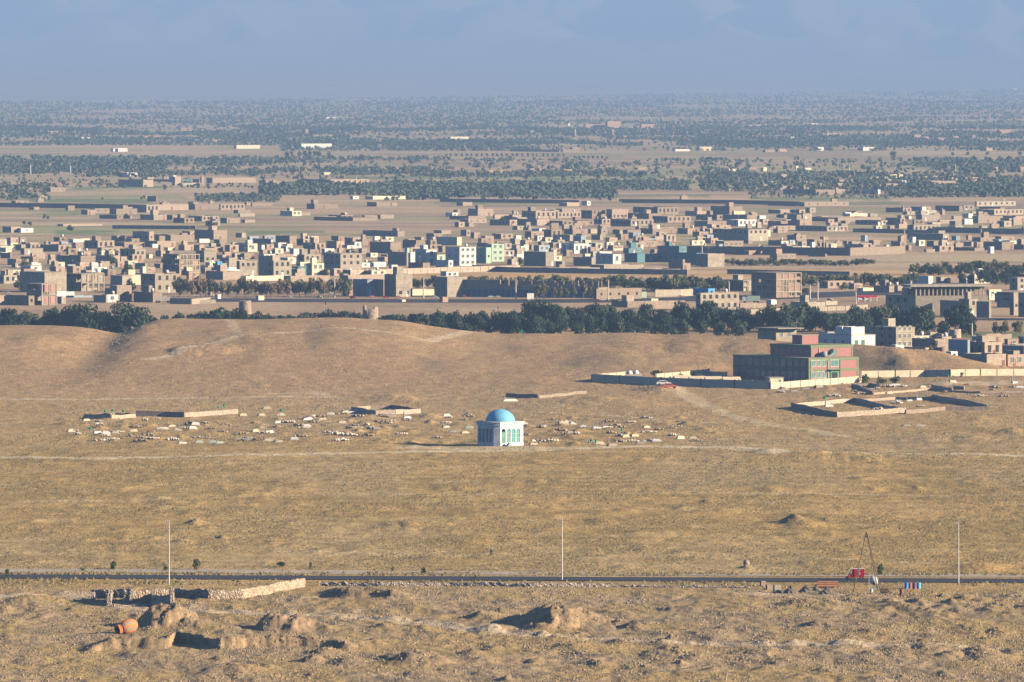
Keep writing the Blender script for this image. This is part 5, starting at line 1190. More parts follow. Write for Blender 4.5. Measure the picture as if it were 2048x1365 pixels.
pole(338, 1170, 1041, 'leftmost tall concrete pole along the near road, beside the stone ruin'); pole(1124, 1161, 1037, 'middle tall concrete pole along the near road'); pole(1917, 1168, 1046, 'rightmost tall concrete pole along the near road')
for (x, yb, yt) in [(498,593,558),(669,596,556),(847,597,557),(1031.6,599,559),(1216.6,601,561),(1620,601,569),(1635.5,601,562),(1711.7,608,583),(1944,672,647),(1648,500,472),(1739,487,468),(1962.6,478,458),(1809,472,460),(1698,350,328),(1911,350,329),(61,350,331),(141,349,331),(1404,515,487),(1458,590,562),(1530,468,486-20),(1817,616,575),(1822,560,545)]:
    pole(x, yb, yt, '~slim pale concrete pole', z=0, r=.26 if yb > 400 else .5, arm=.9)
# ------------------------------------------------------------------ billboard, canopy, kiosks, vehicles on the highway
q = flat(1061, 603); s = F/q.y; b = empty('billboard', q, .25); MB().box(-7/s,0,4/s,7/s,.3,16/s).build('panel', 'w', b)
for x in (-4/s, 3/s): MB().box(x,.05,-.5,x+.25,.25,4/s-.01).build('leg', 'metal', b)
tag(b, 'blank white billboard on two legs beside the highway', 'billboard')
q = flat(1286, 598); s = F/q.y; b = empty('billboard', q, .3); MB().box(-7.5/s,0,2/s,7.5/s,.3,14/s).build('panel', 'g', b)
for x in (-5/s, 4/s): MB().box(x,.05,-.5,x+.25,.25,2/s-.01).build('leg', 'metal', b)
tag(b, 'pale blank signboard beside the low arcaded building', 'billboard')
q = flat(1735, 603); s = F/q.y; b = empty('fuel_canopy', q, .12); MB().box(-20/s,0,8/s,20/s,6,11/s).build('canopy_roof', 'red', b); MB().box(-19/s,.3,3/s,2/s,5.6,8/s-.01).build('kiosk', 'w', b)
for x in (-19.5/s, -6/s, 6/s, 18.5/s): MB().box(x,.0,-.5,x+.3,.29,8/s-.01).build('column', 'w', b)
tag(b, 'white canopy with a bright red edge beside the right-hand road', 'canopy')
def truck(px, py, k, cabc, boxc, lab, rz=0):
    p = flat(px, py); r = empty('truck', p, rz)
    MB().box(-3.0*k,-1.0*k,.7*k,1.3*k,1.0*k,2.5*k).build('cargo_body', boxc, r); MB().box(1.4*k,-.95*k,.6*k,2.9*k,.95*k,2.2*k).build('cab', cabc, r); MB().box(2.3*k,-.8*k,1.4*k,2.93*k,.8*k,2.0*k).build('windscreen', 'glass', r)
    for x in (-2.2,-1.2,2.1):
        for y in (-1.0,.8): link('wheel', WHEEL(1.4*k), None, r, (x*k, y*k, .45*k))
    tag(r, lab, 'truck', 'trucks by the highway')
truck(325, 606, .9, 'w', 'y', 'small cream-bodied truck by the highway at left', 0); truck(1502, 607, 1.0, 'w', 'g', 'pale green truck left of the white lorry', 3.1); truck(1543, 613, .9, 'w', 'w', 'white lorry seen end-on in front of the brick frame block', 1.2)
for i, (x, y, c, l) in enumerate([(745,596,'redo','orange car near the shaded shopfronts'),(772,597,'red','dark red car right of the orange car'),(797,597,'redo','pinkish car in front of the beige block'),(868,596,'w','white car left of the small kiosk'),(982,596,'w','white car in front of the dark shopfronts'),(996,596,'y','cream car beside the white car at the shops'),
   (1205,602,'w','white van on the highway near the arcaded building'),(1195,603,'red','dark red car beside the white van on the highway'),(639,597,'w','tiny white car on the left stretch of the highway'),(580,597,'w','white car left on the highway by the avenue'),(345,606,'w','white car behind the small cream truck'),(352,605,'k','bluish car by the left town edge'),(925,595,'redo','reddish car before the unfinished shops'),(14,588,'w','white car at the far left town edge'),(1620,603,'lblue','blue car near the right-hand poles'),(1660,602,'w','white car near the right-hand poles'),(706,598,'red','red motor rickshaw-sized car at the left of the shaded shops')]):
    car(x, y, c, l, .5, tr_rng.uniform(-.3,.3), 'vehicles on the highway', z=0.06)
# small huts near the ridge
p = at(1016, 671); hh = empty('stone_hut', p, .6); shell(MB(), 1.6, 1.5, 1.5, .1).build('wall', 'm', hh); link('doorway', sharebox('doorway', .5, .06, .9, 'hole'), None, hh, (.5, -.04, 0)); tag(hh, 'tiny mud hut on the ridge in front of the pines', 'hut')
wall_line('ruined_wall', [(172,666),(195,668),(207,668)], .7, 'm', 'short low wall at the foot of the left pines', 'wall')
# ------------------------------------------------------------------ graveyard enclosures
GW = 'graveyard enclosure walls'
def gw(pts, h, lab, mat='m', jag=.06): return wall_line('enclosure_wall', pts, h, mat, lab, 'wall', .35, group=GW, jag=jag)
gw([(168,838.5),(222,840)],1.1,'dark shaded enclosure wall at the far left'); gw([(222,840),(270,836)],.85,'sunlit enclosure wall piece at the far left'); gw([(168,838.5),(190,834),(232,832),(270,836)],.7,'rear wall of the far-left enclosure')
gw([(272,832.5),(330,834),(369,835.2)],1.25,'long dark enclosure wall left of the sunlit one'); gw([(369,835),(430,831),(475,828)],1.1,'long sunlit enclosure wall with flags at its end'); 
gw([(704,822),(727,826),(751,831)],1.1,'shaded left wall of the middle enclosure'); gw([(751,831),(790,829),(840,827)],1.1,'sunlit front wall of the middle enclosure'); gw([(704,822),(740,818.5),(783,817.5)],.8,'rear wall of the middle enclosure'); gw([(783,817.5),(812,821),(838,826)],.9,'shaded right wall of the middle enclosure')
gw([(1013,794),(1077,797)],.95,'dark straight enclosure wall above the shrine'); gw([(1077,797),(1120,793),(1172,788)],.75,'thin sunlit wall right of the dark one above the shrine')
gw([(1583,816),(1625,825),(1673,835)],1.25,'dark left wall of the large walled plot'); gw([(1673,835),(1740,831),(1811,826)],1.2,'sunlit front wall of the large walled plot','stoneg'); gw([(1583,816),(1640,811),(1708,805)],1.0,'pale rear wall of the large walled plot','c')
gw([(1708,805),(1750,814),(1800,825)],1.15,'dark partition wall inside the large walled plot'); gw([(1811,828),(1890,821),(1978,821)],.9,'low sunlit front wall of the right half plot'); gw([(1865,798),(1925,808),(1976,819)],1.1,'dark right wall of the large walled plot'); gw([(1708,805),(1790,800),(1868,799)],.7,'low rear wall of the right half plot')
gw([(1704,775),(1725,782),(1746,790)],.95,'small dark slanting wall below the cream wall'); gw([(1746,790),(1800,786),(1860,780)],.5,'thin low wall right of the small dark wall'); gw([(1739,773),(1760,777)],.9,'little dark wall piece behind the slanting wall'); gw([(1864,777),(1905,785)],1.1,'dark slanting wall piece at right'); gw([(1908,779),(1929,780)],.8,'short dark wall piece at far right'); gw([(1905,785),(1960,787),(2060,785)],.5,'low wall strip at the far right edge')
# ------------------------------------------------------------------ graves and flags
M['greyg'] = plain('greyish_plaster', (.42,.46,.40))
def grave(px, py, w_, col, post, kind, n):
    p = at(px, py); s = F/p.y; W = max(.9, w_/s); r = empty('grave', p, tr_rng.uniform(.0, .5)); k = tr_rng.uniform(.8, 1.15)
    sl = MB(); hh = .5*k
    sl.add([(-W/2,-.55,-.3),(W/2,-.55,-.3),(W/2,.55,-.3),(-W/2,.55,-.3),(-W/2,-.5,hh*.45),(W/2,-.5,hh*.45),(W/2,.5,hh*.45),(-W/2,.5,hh*.45),(-W*.32,-.28,hh),(W*.32,-.28,hh),(W*.32,.28,hh),(-W*.32,.28,hh)],
           [(3,2,1,0),(0,1,5,4),(1,2,6,5),(2,3,7,6),(3,0,4,7),(4,5,9,8),(5,6,10,9),(6,7,11,10),(7,4,8,11),(8,9,10,11)])
    col = 'greyg' if col == 'g' else col
    sl.v = [(x*tr_rng.uniform(.88,1.1), y*tr_rng.uniform(.85,1.15), z*tr_rng.uniform(.8,1.25)) for x, y, z in sl.v]; sl.build('tomb', col, r)
    if post > 0: MB().box(-W*.42,-.18,.0,-W*.42+.14,.18,.9*k*post).add([(-W*.42,-.18,.9*k*post+.001),(-W*.42+.14,-.18,.9*k*post+.001),(-W*.42+.14,.18,.9*k*post+.001),(-W*.42,.18,.9*k*post+.001),(-W*.42+.07,0,1.1*k*post)],[(0,1,4),(1,2,4),(2,3,4),(3,0,4)]).build('headstone', 'c' if col != 'w' else 'k', r)
    if post > 1: MB().box(W*.38,-.16,.0,W*.38+.13,.16,.8*k).build('footstone', 'c', r)
    nm = {'w':'white','c':'grey','y':'pale cream','g':'greenish grey','rubble':'rubble-heaped','greyg':'greenish grey'}[col]
    reg(r, f"{nm} grave" + (' with upright headstone' if post else ''), px, py, 'grave', 'graves around the shrine')
GR = []
for x, y in [(215,250),(90,335),(605,335),(1500,205),(1650,205),(1810,205),(970,330),(1600,335),(915,295),(860,315)]: GR.append((120+x/4.096, 780+y/4.096+2, 15, 'y', 0))
for x, y, p_ in [(320,275,0),(305,350,1),(375,370,0),(820,315,0),(1110,280,1.3),(1085,312,0),(1000,432,1),(1920,402,0),(1715,345,2),(2020,240,0),(2020,292,0),(1790,265,0)]: GR.append((120+x/4.096, 780+y/4.096+2, 17, 'w', p_))
for x, y, p_ in [(450,350,0),(1140,428,1),(1310,432,1),(1255,428,1),(1460,402,0),(1550,404,0),(1700,412,1),(1790,422,1),(1690,150,0),(1740,405,0)]: GR.append((120+x/4.096, 780+y/4.096+2, 17, 'g' if x > 1100 and x < 1400 else 'c', p_))
for x, y, c, p_ in [(150,297,'y',0),(350,272,'w',0),(100,332,'w',0),(260,336,'y',0),(80,408,'w',0),(590,255,'w',2),(1215,312,'w',2),(1670,292,'w',0),(1660,420,'g',1),(1740,475,'g',1),(1870,482,'y',0),(1930,428,'g',2),(480,368,'y',0),(400,480,'c',0),(520,245,'y',1),(1060,300,'c',1),(870,440,'c',0)]: GR.append((600+x/5.689, 780+y/5.689+2, 16, c, p_))
for x, y, c, p_, w_ in [(240,372,'w',1,14),(545,347,'w',1.4,14),(650,372,'w',2,13),(895,388,'w',2,22),(790,388,'k' if False else 'w',1.4,22),(1080,455,'y',1,14),(1170,467,'y',0,16),(1310,520,'y',0,18),(1400,518,'w',1.5,18),(1640,492,'y',0,17),(1770,492,'y',0,16),(820,548,'y',1,18),(945,565,'c',2,22),(140,520,'w',0,7),(140,552,'y',0,17),(40,342,'y',0,14),(510,440,'c',0,15),(1290,378,'y',0,14),(1230,545,'c',1,18),(450,365,'y',1,20)]: GR.append((1040+x/5.12, 780+y/5.12+2, w_, c, p_))
GR.append((1020,803,30,'w',1.0))
for x, y, c, p_, w_ in [(900,832,'w',1.6,12),(1003,826,'w',1.6,13),(1088,814,'w',1.6,13),(1183,808,'w',1.6,13),(270,874,'w',1.6,18),(1105,1056,'c',1.6,20),(980,1056,'c',0,18),(1960,662,'w',1.6,13),(2010,704,'w',0,18),(880,690,'w',1,24),(560,692,'c',1,13),(650,692,'c',0,14),(1400,655,'y',0,16),(820,757,'y',0,13),(1125,705,'y',0,14),(330,770,'c',0,14),(180,712,'c',0,18),(60,720,'c',0,18)]: GR.append((1598+x/4.551, 620+y/4.551+1.5, w_, c, p_))
for x, y in [(1570,781),(1600,779),(1588,785),(1635,775),(1655,776)]: GR.append((x, y, 16, 'c', 0))
for g_ in GR: grave(g_[0], g_[1], g_[2], g_[3], g_[4], '', 0)
def rubble_grave(px, py):
    p = at(px, py); g = np.random.default_rng(int(px*13+py)); n = 34; base = np.array([(1,0,0),(-1,0,0),(0,1,0),(0,-1,0),(0,0,1),(0,0,-1)], float); c = np.clip(g.normal(0, 1, (n, 2)), -1.4, 1.4)*np.array([.5, .4])
    r = g.uniform(.1, .26, n); V = base[None]*g.uniform(.6, 1.3, (n, 6, 1))*r[:, None, None]+np.stack([c[:, 0], c[:, 1], .28*np.exp(-(c[:, 0]**2+c[:, 1]**2))], -1)[:, None]
    f = np.array([(0,2,4),(2,1,4),(1,3,4),(3,0,4),(2,0,5),(1,2,5),(3,1,5),(0,3,5)])
    mt_ = tr_rng.choice(['rubble', 'rubble', 'palestone', 'c']); lx = tr_rng.uniform(.8, 2.0); hzz = tr_rng.uniform(.8, 1.7)
    o = link('rubble_grave', npmesh('rubble_grave', V.reshape(-1, 3), (np.arange(n)[:, None, None]*6+f[None]).reshape(-1, 3), mt_), None, None, p, tr_rng.uniform(-.4,.4)); o.scale = (lx, lx*.9, hzz)
    reg(o, f"{'long' if lx > 1.4 else 'short'} {'peaked' if hzz > 1.25 else 'flat'} {dict(rubble='brown', palestone='pale', c='grey')[mt_]} stone grave", px, py, 'grave', 'stone-heap graves')
M['palestone'] = plain('pale_stone', (.62,.55,.45), var=.25, nscale=3)
for (n_, x0, x1, y0, y1) in ((38, 140, 620, 838, 884), (32, 600, 940, 828, 884), (30, 1045, 1400, 838, 888), (22, 1540, 2040, 766, 800), (9, 1740, 1960, 805, 822)):
    for i in range(n_): rubble_grave(tr_rng.uniform(x0, x1), tr_rng.uniform(y0, y1))
def flag(px, yb, yt, big=1.0):
    p = at(px, yb); s = F/p.y; h = (yb-yt)/s; r = empty('flag', p, tr_rng.uniform(-.3,.3)); MB().tube((0,0,-.3),(0,0,h),.04*big,.03*big,5).build('flagpole', 'metal', r)
    k = .62*big; mb = MB(); vs = []; m = 6
    for i in range(m+1):
        x = i/m*k; y = .12*math.sin(i*1.3)*k; vs += [(x, y, h-.05-.1*i/m), (x, y, h-.05-k*.8-.05*i/m), (x, y+.02, h-.05-.1*i/m), (x, y+.02, h-.05-k*.8-.05*i/m)]
    fs = []
    for i in range(m): a = i*4; fs += [(a,a+1,a+5,a+4),(a+2,a+6,a+7,a+3),(a,a+4,a+6,a+2),(a+1,a+3,a+7,a+5)]
    mb.add(vs, fs).build('cloth', 'flag', r); reg(r, 'small green flag on a thin pole', px, yt, 'flag', 'green grave flags')
for x, yt in [(362,185),(425,165),(512,170),(1293,140),(1338,125),(1806,165),(237,312)]: flag(120+x/4.096-1.5, 780+yt/4.096+(12 if yt < 300 else 8), 780+yt/4.096-2)
for x, yt, dy in [(1033,388,14),(720,515,8),(768,515,9)]: flag(1040+x/5.12-1.5, 780+yt/5.12+dy, 780+yt/5.12-2)
for x, yt, dy in [(227,800,14),(1347,597,14)]: flag(1598+x/4.551-2, 620+yt/4.551+dy, 620+yt/4.551-3, 1.2)
flag(1038, 674, 660, 1.5)
# ------------------------------------------------------------------ foreground: stone walls and ruin
def rough_wall(pts, h, th, mat, name, label, cat='wall', jag=.25, seed=1, step=.45, group=None):
    P = [at(a, b) for a, b in pts]; g = random.Random(seed); mb = MB(); c0 = P[0]; prev = None
    for a, b in zip(P[:-1], P[1:]):
        n = max(2, int((b-a).to_2d().length/step)); d = (b-a).to_2d().normalized(); nx, ny = -d.y*th/2, d.x*th/2
        for i in range(n+1):
            p = a.lerp(b, i/n); z = hz(p.x, p.y); hh = h*(1-jag*g.random()); j = lambda: g.uniform(-.07, .07)
            r = []
            for (sx, zz) in ((-1,-.9),(-1.05,0.1),(-1,hh*.55),(-.85,hh),(.85,hh*g.uniform(.92,1)),(1,hh*.5),(1.05,-.9)): r.append((p.x+nx*sx+j()-c0.x, p.y+ny*sx+j()-c0.y, z+zz+j()*.6-c0.z))
            o = len(mb.v); mb.v += r
            if prev is not None:
                for k in range(7): mb.f.append((prev+(k+1)%7, prev+k, o+k, o+(k+1)%7))
            else: mb.f.append(tuple(range(o, o+7)))
            prev = o
    mb.f.append(tuple(range(prev+6, prev-1, -1)))
    o = mb.build(name, mat, None, c0); tag(o, label, cat, group); return o
rough_wall([(184,1196),(260,1197),(345,1197),(420,1197),(484,1196),(545,1185),(606,1174)], 1.45, .8, 'stone', 'stone_retaining_wall', 'long pale fieldstone retaining wall below the near road at left', jag=.15, seed=2)
rough_wall([(640,1172),(760,1173),(900,1173),(1060,1174),(1225,1174)], .75, .8, 'stoneg', 'stone_retaining_wall', 'low rubble wall along the near road in the middle', jag=.5, seed=3)
rough_wall([(1225,1174),(1380,1175),(1500,1176)], .45, .9, 'stoneg', 'rubble_bank', 'low broken rubble line beside the near road, right of middle', jag=.8, seed=4)
ru = empty('stone_ruin', at(305, 1212)); c0 = ru.location.copy()
def ruin_part(name, pts, h, jag, seed, th=.55):
    o = rough_wall(pts, h, th, 'stoneg', name, None, None, jag, seed, .4); o.parent = ru; o.location = o.location-c0
    for k in ('label','category'): 
        if k in o: del o[k]
ruin_part('front_wall', [(306,1212),(326,1212),(343,1212)], 1.7, .12, 5); ruin_part('cross_wall', [(307,1211),(307,1198)], 1.8, .15, 6); ruin_part('cross_wall', [(344,1212),(344,1198)], 1.9, .15, 7)
ruin_part('cross_wall', [(218,1212),(220,1205),(221,1199)], 1.7, .25, 8); ruin_part('cross_wall', [(263,1206),(263,1199)], 1.5, .2, 9); ruin_part('low_wall', [(222,1213),(262,1213),(300,1213)], .35, .5, 10); ruin_part('cross_wall', [(186,1204),(187,1199)], 1.2, .3, 11)
tag(ru, 'roofless ruin of grey fieldstone cross walls below the leftmost pole', 'ruin')
# ------------------------------------------------------------------ giant clay jar lying on its side
p = at(251, 1268); s = F/p.y; jr = empty('clay_jar', p+Vector((0,0,.9)), 0)
ax = Vector((.82, .52, .24)).normalized()   # from mouth to base
qr = Vector((0,0,1)).rotation_difference(ax); jr.rotation_mode = 'QUATERNION'; jr.rotation_quaternion = qr
def lat(prof, n=40): m = MB(); m.sm = True; m.lathe(prof, n); return m
lat([(.60,-.85),(.78,-.62),(.92,-.3),(1.0,.15),(1.02,.6),(.96,1.05),(.8,1.45),(.55,1.72),(.01,1.84)]).build('body', 'terra', jr)
lat([(.50,-1.35),(.72,-1.40),(.80,-1.32),(.74,-1.22),(.66,-1.15),(.78,-1.0),(.80,-.88),(.66,-.84)]).build('rim', 'terra', jr)
lat([(.70,-.9),(.83,-.86),(.86,-.76),(.80,-.66)]).build('band', 'black', jr)
lat([(.50,-1.34),(.50,-.6),(.01,-.3)]).build('inside', 'hole', jr)
for i in range(7):
    t0 = i*2*PI/7; m = MB(); m.sm = True; prof = [(.93,-.35),(1.02,.15),(1.045,.55),(.99,1.0)]; vs = []
    for r, z in prof:
        for t in (t0, t0+.17, t0+.34): vs.append((r*math.cos(t), r*math.sin(t), z))
    m.add(vs, [(k*3+j, k*3+j+1, k*3+j+4, k*3+j+3) for k in range(3) for j in range(2)]); m.build('painted_patch', 'terrag', jr)
tag(jr, 'giant orange clay jar lying on its side, mouth to the left', 'jar')
# ------------------------------------------------------------------ gravel heaps, pipes, blocks, drums
def heap(px, py, w_, h_, mat, lab, seed):
    p = at(px, py); s = F/p.y; g = random.Random(seed); mb = MB(); n = 22; R = w_/s/2; H = h_/s; vs = [(g.uniform(-.1,.1)*R, 0, H)]; fs = []
    for k in range(1, 7):
        for i in range(n):
            t = 2*PI*i/n; r = R*k/6*(1+.13*g.uniform(-1,1)); vs.append((r*math.cos(t), r*math.sin(t), H*(1-(k/6)**1.1)*(1+.12*g.uniform(-1,1))-(.3 if k == 6 else 0)))
    for i in range(n): fs.append((0, 1+i, 1+(i+1)%n))
    for k in range(5):
        for i in range(n): a = 1+k*n+i; b = 1+k*n+(i+1)%n; fs.append((a, a+n, b+n, b))
    mb.add(vs, fs); tag(mb.build('gravel_heap', mat, None, p), lab, 'heap', 'gravel heaps')
heap(1582,1186,34,14,'gravel','leftmost dark grey gravel heap beside the block stack',1); heap(1612,1186,34,16,'gravel','second dark grey gravel heap from left below the brown pipes',2); heap(1632,1184,20,15,'gravel','narrow dark gravel heap in front of the pipes',3); heap(1655,1187,38,12,'gravel','low spreading gravel heap at the right of the gravel row',4)
p = at(1655, 1176); pr = empty('pipe_stack', p, .05); L_ = 42/13.
for i, (y, z) in enumerate([(0,.16),(.34,.16),(.68,.16),(.17,.45),(.51,.45),(.34,.74)]): MB().tube((-L_/2,0,0),(L_/2,0,0),.16,n=10).build('pipe', 'rbrown', pr, (rnd.uniform(-.1,.1), y, z+.1))
MB().box(-1.4,-.1,-.3,-1.2,.9,.1).box(1.2,-.1,-.3,1.4,.9,.1).build('bearer', 'bark', pr); tag(pr, 'stack of long rust-brown pipes behind the gravel heaps', 'pipes')
def blocks(px, py, nx, nz, mat, lab, bw=.36, bh=.2, d=2):
    p = at(px, py); r = empty('block_stack', p, .35)
    for z in range(nz):
        mb = MB(); g = random.Random(z)
        for x in range(nx):
            for y in range(d): mb.box(x*bw+.01, y*bw+.01, z*bh+.003+g.uniform(0,.01), (x+1)*bw-.01, (y+1)*bw-.01, (z+1)*bh-.01)
        mb.build('block_layer', mat, r, (-nx*bw/2+g.uniform(-.05,.05), g.uniform(-.03,.03), 0))
    tag(r, lab, 'blocks', 'stacks of blocks')
blocks(1556,1186,3,6,'c','pale grey stack of concrete blocks left of the gravel heaps'); blocks(1541,1180,3,4,'rubble','low darker block pile behind the pale block stack'); blocks(1527,1173,2,4,'rubble','small dark block pile at the left end of the work site')
def drum(px, py, col, lab, k=1.0):
    p = at(px, py); r = empty('oil_drum', p, rnd.uniform(0, 3)); m = MB(); m.sm = False
    m.lathe([(.01,0),(.3,0),(.3,.3),(.318,.32),(.3,.34),(.3,.62),(.318,.64),(.3,.66),(.3,.94),(.31,.95),(.28,.95),(.27,.92),(.01,.92)], 20); o = m.build('drum_body', col, r); MB().tube((.12,0,.921),(.12,0,.96),.04,n=6).build('bung', 'metal', r)
    r.scale = (k, k, k*1.02); tag(r, lab, 'drum', 'drums in a row')
drum(1813,1178,'blue','dark blue drum, leftmost of the row by the road'); drum(1820.5,1178,'redo','orange-red drum between the blue and the purple drum'); drum(1829,1178,'purple','purple drum, third of the row by the road'); drum(1837.5,1178,'lblue','light blue drum, rightmost of the row by the road'); drum(1803,1189,'rust','rusty brown drum standing apart below the coloured drums')
p = at(1834, 1177.6); pass
# wire coils
g = random.Random(4); mb = MB()
cen = at(1771, 1188)
for i in range(16):
    r_ = g.uniform(.3,.62); axx = Vector((g.uniform(-.4,.4), g.uniform(-1,1), g.uniform(-.5,.9))).normalized(); u = axx.orthogonal().normalized(); v = axx.cross(u); o = Vector((g.uniform(-.35,.35), g.uniform(-.3,.3), .45+g.uniform(-.15,.2)))
    pts = [o+u*r_*math.cos(t)+v*r_*math.sin(t) for t in np.linspace(0, 2*PI, 15)]
    for a, b in zip(pts[:-1], pts[1:]): mb.tube(a, b, .035, n=4, cap=False)
tag(mb.build('wire_coil', 'rust', None, cen), 'tangled heap of rusty wire coils right of the tripod foot', 'wire')
# ------------------------------------------------------------------ drilling tripod
apex_p = at(1733, 1186); s = F/apex_p.y; ht = 121/s; tp = empty('pole_tripod', apex_p); aw = lambda px, py: at(px, py)-apex_p
ap_ = Vector((0,0,ht))
for (a, dx) in ((aw(1705,1186), -.05), (aw(1763,1187), .05), (aw(1757.5,1184), .0), ):
    d = (ap_-a); mb = MB().tube(a+Vector((0,0,-.3)), a+d*1.012+Vector((dx,0,0)), .085, .055, 7); mb.build('leg', 'bark', tp)
mb = MB()
for k in range(4): mb.tube((-.12,0,ht-.5-.07*k),(.12,0,ht-.5-.07*k),.08,n=6)
mb.build('lashing', 'rust', tp); MB().tube((0,0,ht-.5),(.12,.1,ht-1.7),.015,n=4).build('rope', 'bark', tp)
a = aw(1738,1186); MB().tube(a, a+Vector((0,0,2.6)),.03,n=5).build('standing_rod', 'w', tp)
tag(tp, 'tall three-legged pole derrick standing beside the near road', 'tripod')
# white drum-shaped tank on a frame under the tripod
p = at(1750, 1184); tk_ = empty('tank_stand', p, 0); m = MB(); m.sm = True
ax = Vector((-.93,.35,.1)); m.lathe([(.01,-.05),(.5,0),(.62,.1),(.64,.75),(.5,1.05),(.3,1.2),(.01,1.22)], 24, ax=ax, org=(.35,-.1,1.65)); m.build('tank', 'w', tk_)
MB().tube((-.45,-.1,0),(-.05,0,1.2),.05,n=6).tube((.5,-.1,0),(.15,0,1.2),.05,n=6).tube((-.45,.7,0),(-.05,.4,1.2),.05,n=6).tube((.5,.7,0),(.15,.4,1.2),.05,n=6).tube((-.35,-.1,.35),(.42,-.1,.35),.04,n=6).build('frame', 'lblue', tk_)
tag(tk_, 'white drum-shaped tank on a pale frame under the tripod', 'tank')
b = MB(); b.lathe([(.01,0),(.2,0),(.25,.55),(.27,.58),(.23,.58),(.19,.08),(.01,.06)], 14); tag(b.build('bucket', 'w', None, at(1743, 1186)), 'pale bucket at the foot of the white tank', 'bucket')
# dark round object near the road
p = at(1493, 1136); m = MB(); m.sm = True; g = random.Random(2); m.lathe([(.42,-.2),(.5,.1),(.46,.4),(.3,.62),(.01,.7)], 12); m.v = [(x*g.uniform(.9,1.1), y*g.uniform(.9,1.1), z) for x, y, z in m.v]; tag(m.build('boulder', 'rubble', None, p), 'dark rounded boulder above the near road', 'boulder')
# ------------------------------------------------------------------ red three-wheeler
p = at(1711, 1161.5); p.z = hz(p.x, p.y)+.1; tr3 = empty('motor_tricycle', p, math.pi-.06)
# local x forward (rendered to the left)
def slabshape(pts, y0, y1): m = MB(); n = len(pts); return m.add([(x, y0, z) for x, z in pts]+[(x, y1, z) for x, z in pts], [tuple(range(n)), tuple(range(2*n-1, n-1, -1))]+[(i, n+i, n+(i+1)%n, (i+1)%n) for i in range(n)])
slabshape([(-1.35,.42),(.18,.42),(.18,1.68),(-.2,1.72),(-1.3,1.70),(-1.42,1.6)], -.62, .62).build('cargo_box', 'red', tr3)
slabshape([(.19,.36),(.98,.36),(1.0,.75),(.86,1.2),(.62,1.66),(.19,1.70)], -.58, .58).build('cab', 'red', tr3)
wn = MB()
for y in (-.60, .585): wn.add([(.22,y,.55),(.42,y,.55),(.42,y,1.5),(.22,y,1.5),(.22,y+.015,.55),(.42,y+.015,.55),(.42,y+.015,1.5),(.22,y+.015,1.5)], [(0,1,2,3),(7,6,5,4),(0,4,5,1),(1,5,6,2),(2,6,7,3),(3,7,4,0)])
wn.build('door_opening', 'hole', tr3)
wn = MB()
for y in (-.60, .585): wn.add([(.55,y,1.05),(.80,y,1.05),(.66,y,1.45),(.55,y,1.5),(.55,y+.015,1.05),(.80,y+.015,1.05),(.66,y+.015,1.45),(.55,y+.015,1.5)], [(0,1,2,3),(7,6,5,4),(0,4,5,1),(1,5,6,2),(2,6,7,3),(3,7,4,0)])
wn.build('side_window', 'frame', tr3)
MB().add([(.99,-.5,.95),(.99,.5,.95),(.72,.5,1.55),(.72,-.5,1.55),(1.01,-.5,.95),(1.01,.5,.95),(.74,.5,1.56),(.74,-.5,1.56)], [(0,3,2,1),(4,5,6,7),(0,1,5,4),(1,2,6,5),(2,3,7,6),(3,0,4,7)]).build('windscreen', 'k', tr3)
MB().box(-1.38,-.64,1.70,.66,.64,1.76).build('roof_rim', 'w', tr3)
for x, y, r_ in ((-.9,-.66,.28),(-.9,.50,.28),(1.3,-.07,.27)):
    wq = link('wheel', (lambda r_: (lambda me: (me.materials.append(M['rubber']), me)[1])(MB().tube((0,0,0),(0,.15,0),r_,n=18).mesh('tyre')))(r_), None, tr3, (x, y, r_)); MB().tube((0,-.012,0),(0,.162,0),r_*.5,n=12).build('hub', 'metal', wq)
MB().tube((1.3,-.0,.3),(.98,-.0,1.0),.05,n=6).tube((1.3,.14,.3),(1.0,.1,1.0),.05,n=6).build('fork', 'metal', tr3); slabshape([(1.05,.62),(1.5,.55),(1.58,.42),(1.52,.4),(1.42,.5),(1.05,.56)], -.12, .12).build('mudguard', 'k', tr3)
hl = MB().tube((1.02,0,.82),(1.12,0,.82),.1,n=10).build('headlight', 'w', tr3)
for y in (-.645, .632):
    m = MB(); m.tube((-.62,y,1.12),(-.62,y+.012,1.12),.13,n=14); yy0, yy1 = y, y+.012
    for (a, b, z) in ((-.78,-.45,1.52),(-.74,-.50,1.42),(-.80,-.44,.90),(-.76,-.48,.80)): m.box(a, yy0, z, b, yy1, z+.05)
    m.build('emblem', 'w', tr3)
tag(tr3, 'red enclosed motor tricycle with pale side emblem driving left on the near road', 'motor tricycle')
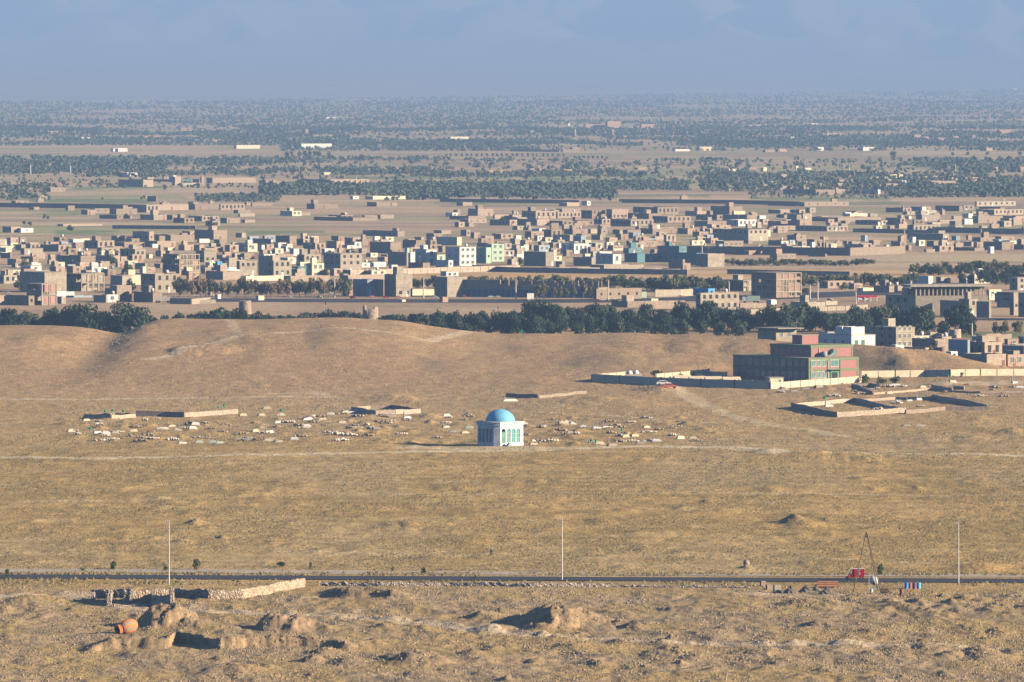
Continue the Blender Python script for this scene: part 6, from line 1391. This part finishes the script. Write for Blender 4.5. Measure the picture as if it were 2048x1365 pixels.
# ------------------------------------------------------------------ people
def person(px, py, h, lab, lean=0., rz=0, dress='shirt', z=None, robe=False):
    p = at(px, py) if z is None else Vector((flat(px, py).x, flat(px, py).y, z)); root = empty('person', p, rz); k = h/1.75
    J = {'pelvis':(0,0,.95),'waist':(.0,0,1.12),'chest':(.02,0,1.32),'neck':(.03,0,1.48),'head':(.05,0,1.60),'crown':(.05,0,1.72),
         'hl':(0,.1,.9),'kl':(.12,.1,.50),'al':(.02,.1,.08),'tl':(.17,.1,.04),'hr':(0,-.1,.9),'kr':(-.02,-.1,.48),'ar':(-.22,-.1,.10),'tr':(-.08,-.1,.05),
         'sl':(.02,.19,1.42),'el':(-.08,.24,1.15),'wl':(.0,.25,.92),'fl':(.03,.25,.83),'sr':(.02,-.19,1.42),'er':(.05,-.24,1.15),'wr':(.2,-.22,.98),'fr':(.25,-.21,.91)}
    Rr = {'pelvis':.13,'waist':.12,'chest':.15,'neck':.055,'head':.095,'crown':.07,'hl':.09,'kl':.06,'al':.042,'tl':.03,'hr':.09,'kr':.06,'ar':.042,'tr':.03,'sl':.065,'el':.045,'wl':.03,'fl':.035,'sr':.065,'er':.045,'wr':.03,'fr':.035}
    E = [('pelvis','waist'),('waist','chest'),('chest','neck'),('neck','head'),('head','crown'),('pelvis','hl'),('hl','kl'),('kl','al'),('al','tl'),('pelvis','hr'),('hr','kr'),('kr','ar'),('ar','tr'),('chest','sl'),('sl','el'),('el','wl'),('wl','fl'),('chest','sr'),('sr','er'),('er','wr'),('wr','fr')]
    def skin(name, keys, edges, mat, grow=0):
        bm = bmesh.new(); lay = bm.verts.layers.skin.verify(); V = {}
        for q in keys:
            x, y, zz = J[q]; v = bm.verts.new(((x+lean*zz)*k, y*k, zz*k)); r = (Rr[q]+grow)*k; v[lay].radius = (r, r); V[q] = v
        v0 = V[keys[0]]; v0[lay].use_root = True
        for a, b in edges: bm.edges.new((V[a], V[b]))
        me = bpy.data.meshes.new(name); bm.to_mesh(me); bm.free(); o = link(name, me, mat, root); o.modifiers.new('s', 'SKIN'); mm = o.modifiers.new('u', 'SUBSURF'); mm.levels = 1; mm.render_levels = 1; return o
    skin('body', list(J), E, 'skin')
    skin('trousers', ['pelvis','hl','kl','al','hr','kr','ar'], [('pelvis','hl'),('hl','kl'),('kl','al'),('pelvis','hr'),('hr','kr'),('kr','ar')], 'black' if not robe else 'w', .02)
    skin('shirt', ['waist','pelvis','chest','sl','el','sr','er']+(['hl','hr'] if robe else []), [('waist','pelvis'),('waist','chest'),('chest','sl'),('sl','el'),('chest','sr'),('sr','er')]+([('pelvis','hl'),('pelvis','hr')] if robe else []), dress, .025)
    hm_ = MB(); hm_.sm = True; hm_.lathe([(.105*k,.0),(.11*k,.05*k),(.08*k,.12*k),(.01,.145*k)], 12, org=((.04+lean*1.62)*k, 0, 1.62*k)); hm_.build('hair', 'black', root)
    tag(root, lab, 'person', 'people on foot'); return root
person(981, 1112, 1.7, 'person in grey-blue shirt and black trousers walking alone on the plain', lean=-.16, rz=math.pi-.3)
person(651, 611, 1.3, 'dark-clad person standing on the open ground before the highway', z=0, rz=1, dress='black')
person(996, 620, 1.3, 'small dark figure on the ground behind the central pines', z=0, rz=2, dress='black'); person(1305, 552, 1.5, 'tiny dark figure walking across the golden field', z=0, rz=2, dress='black')
finalize_labels()
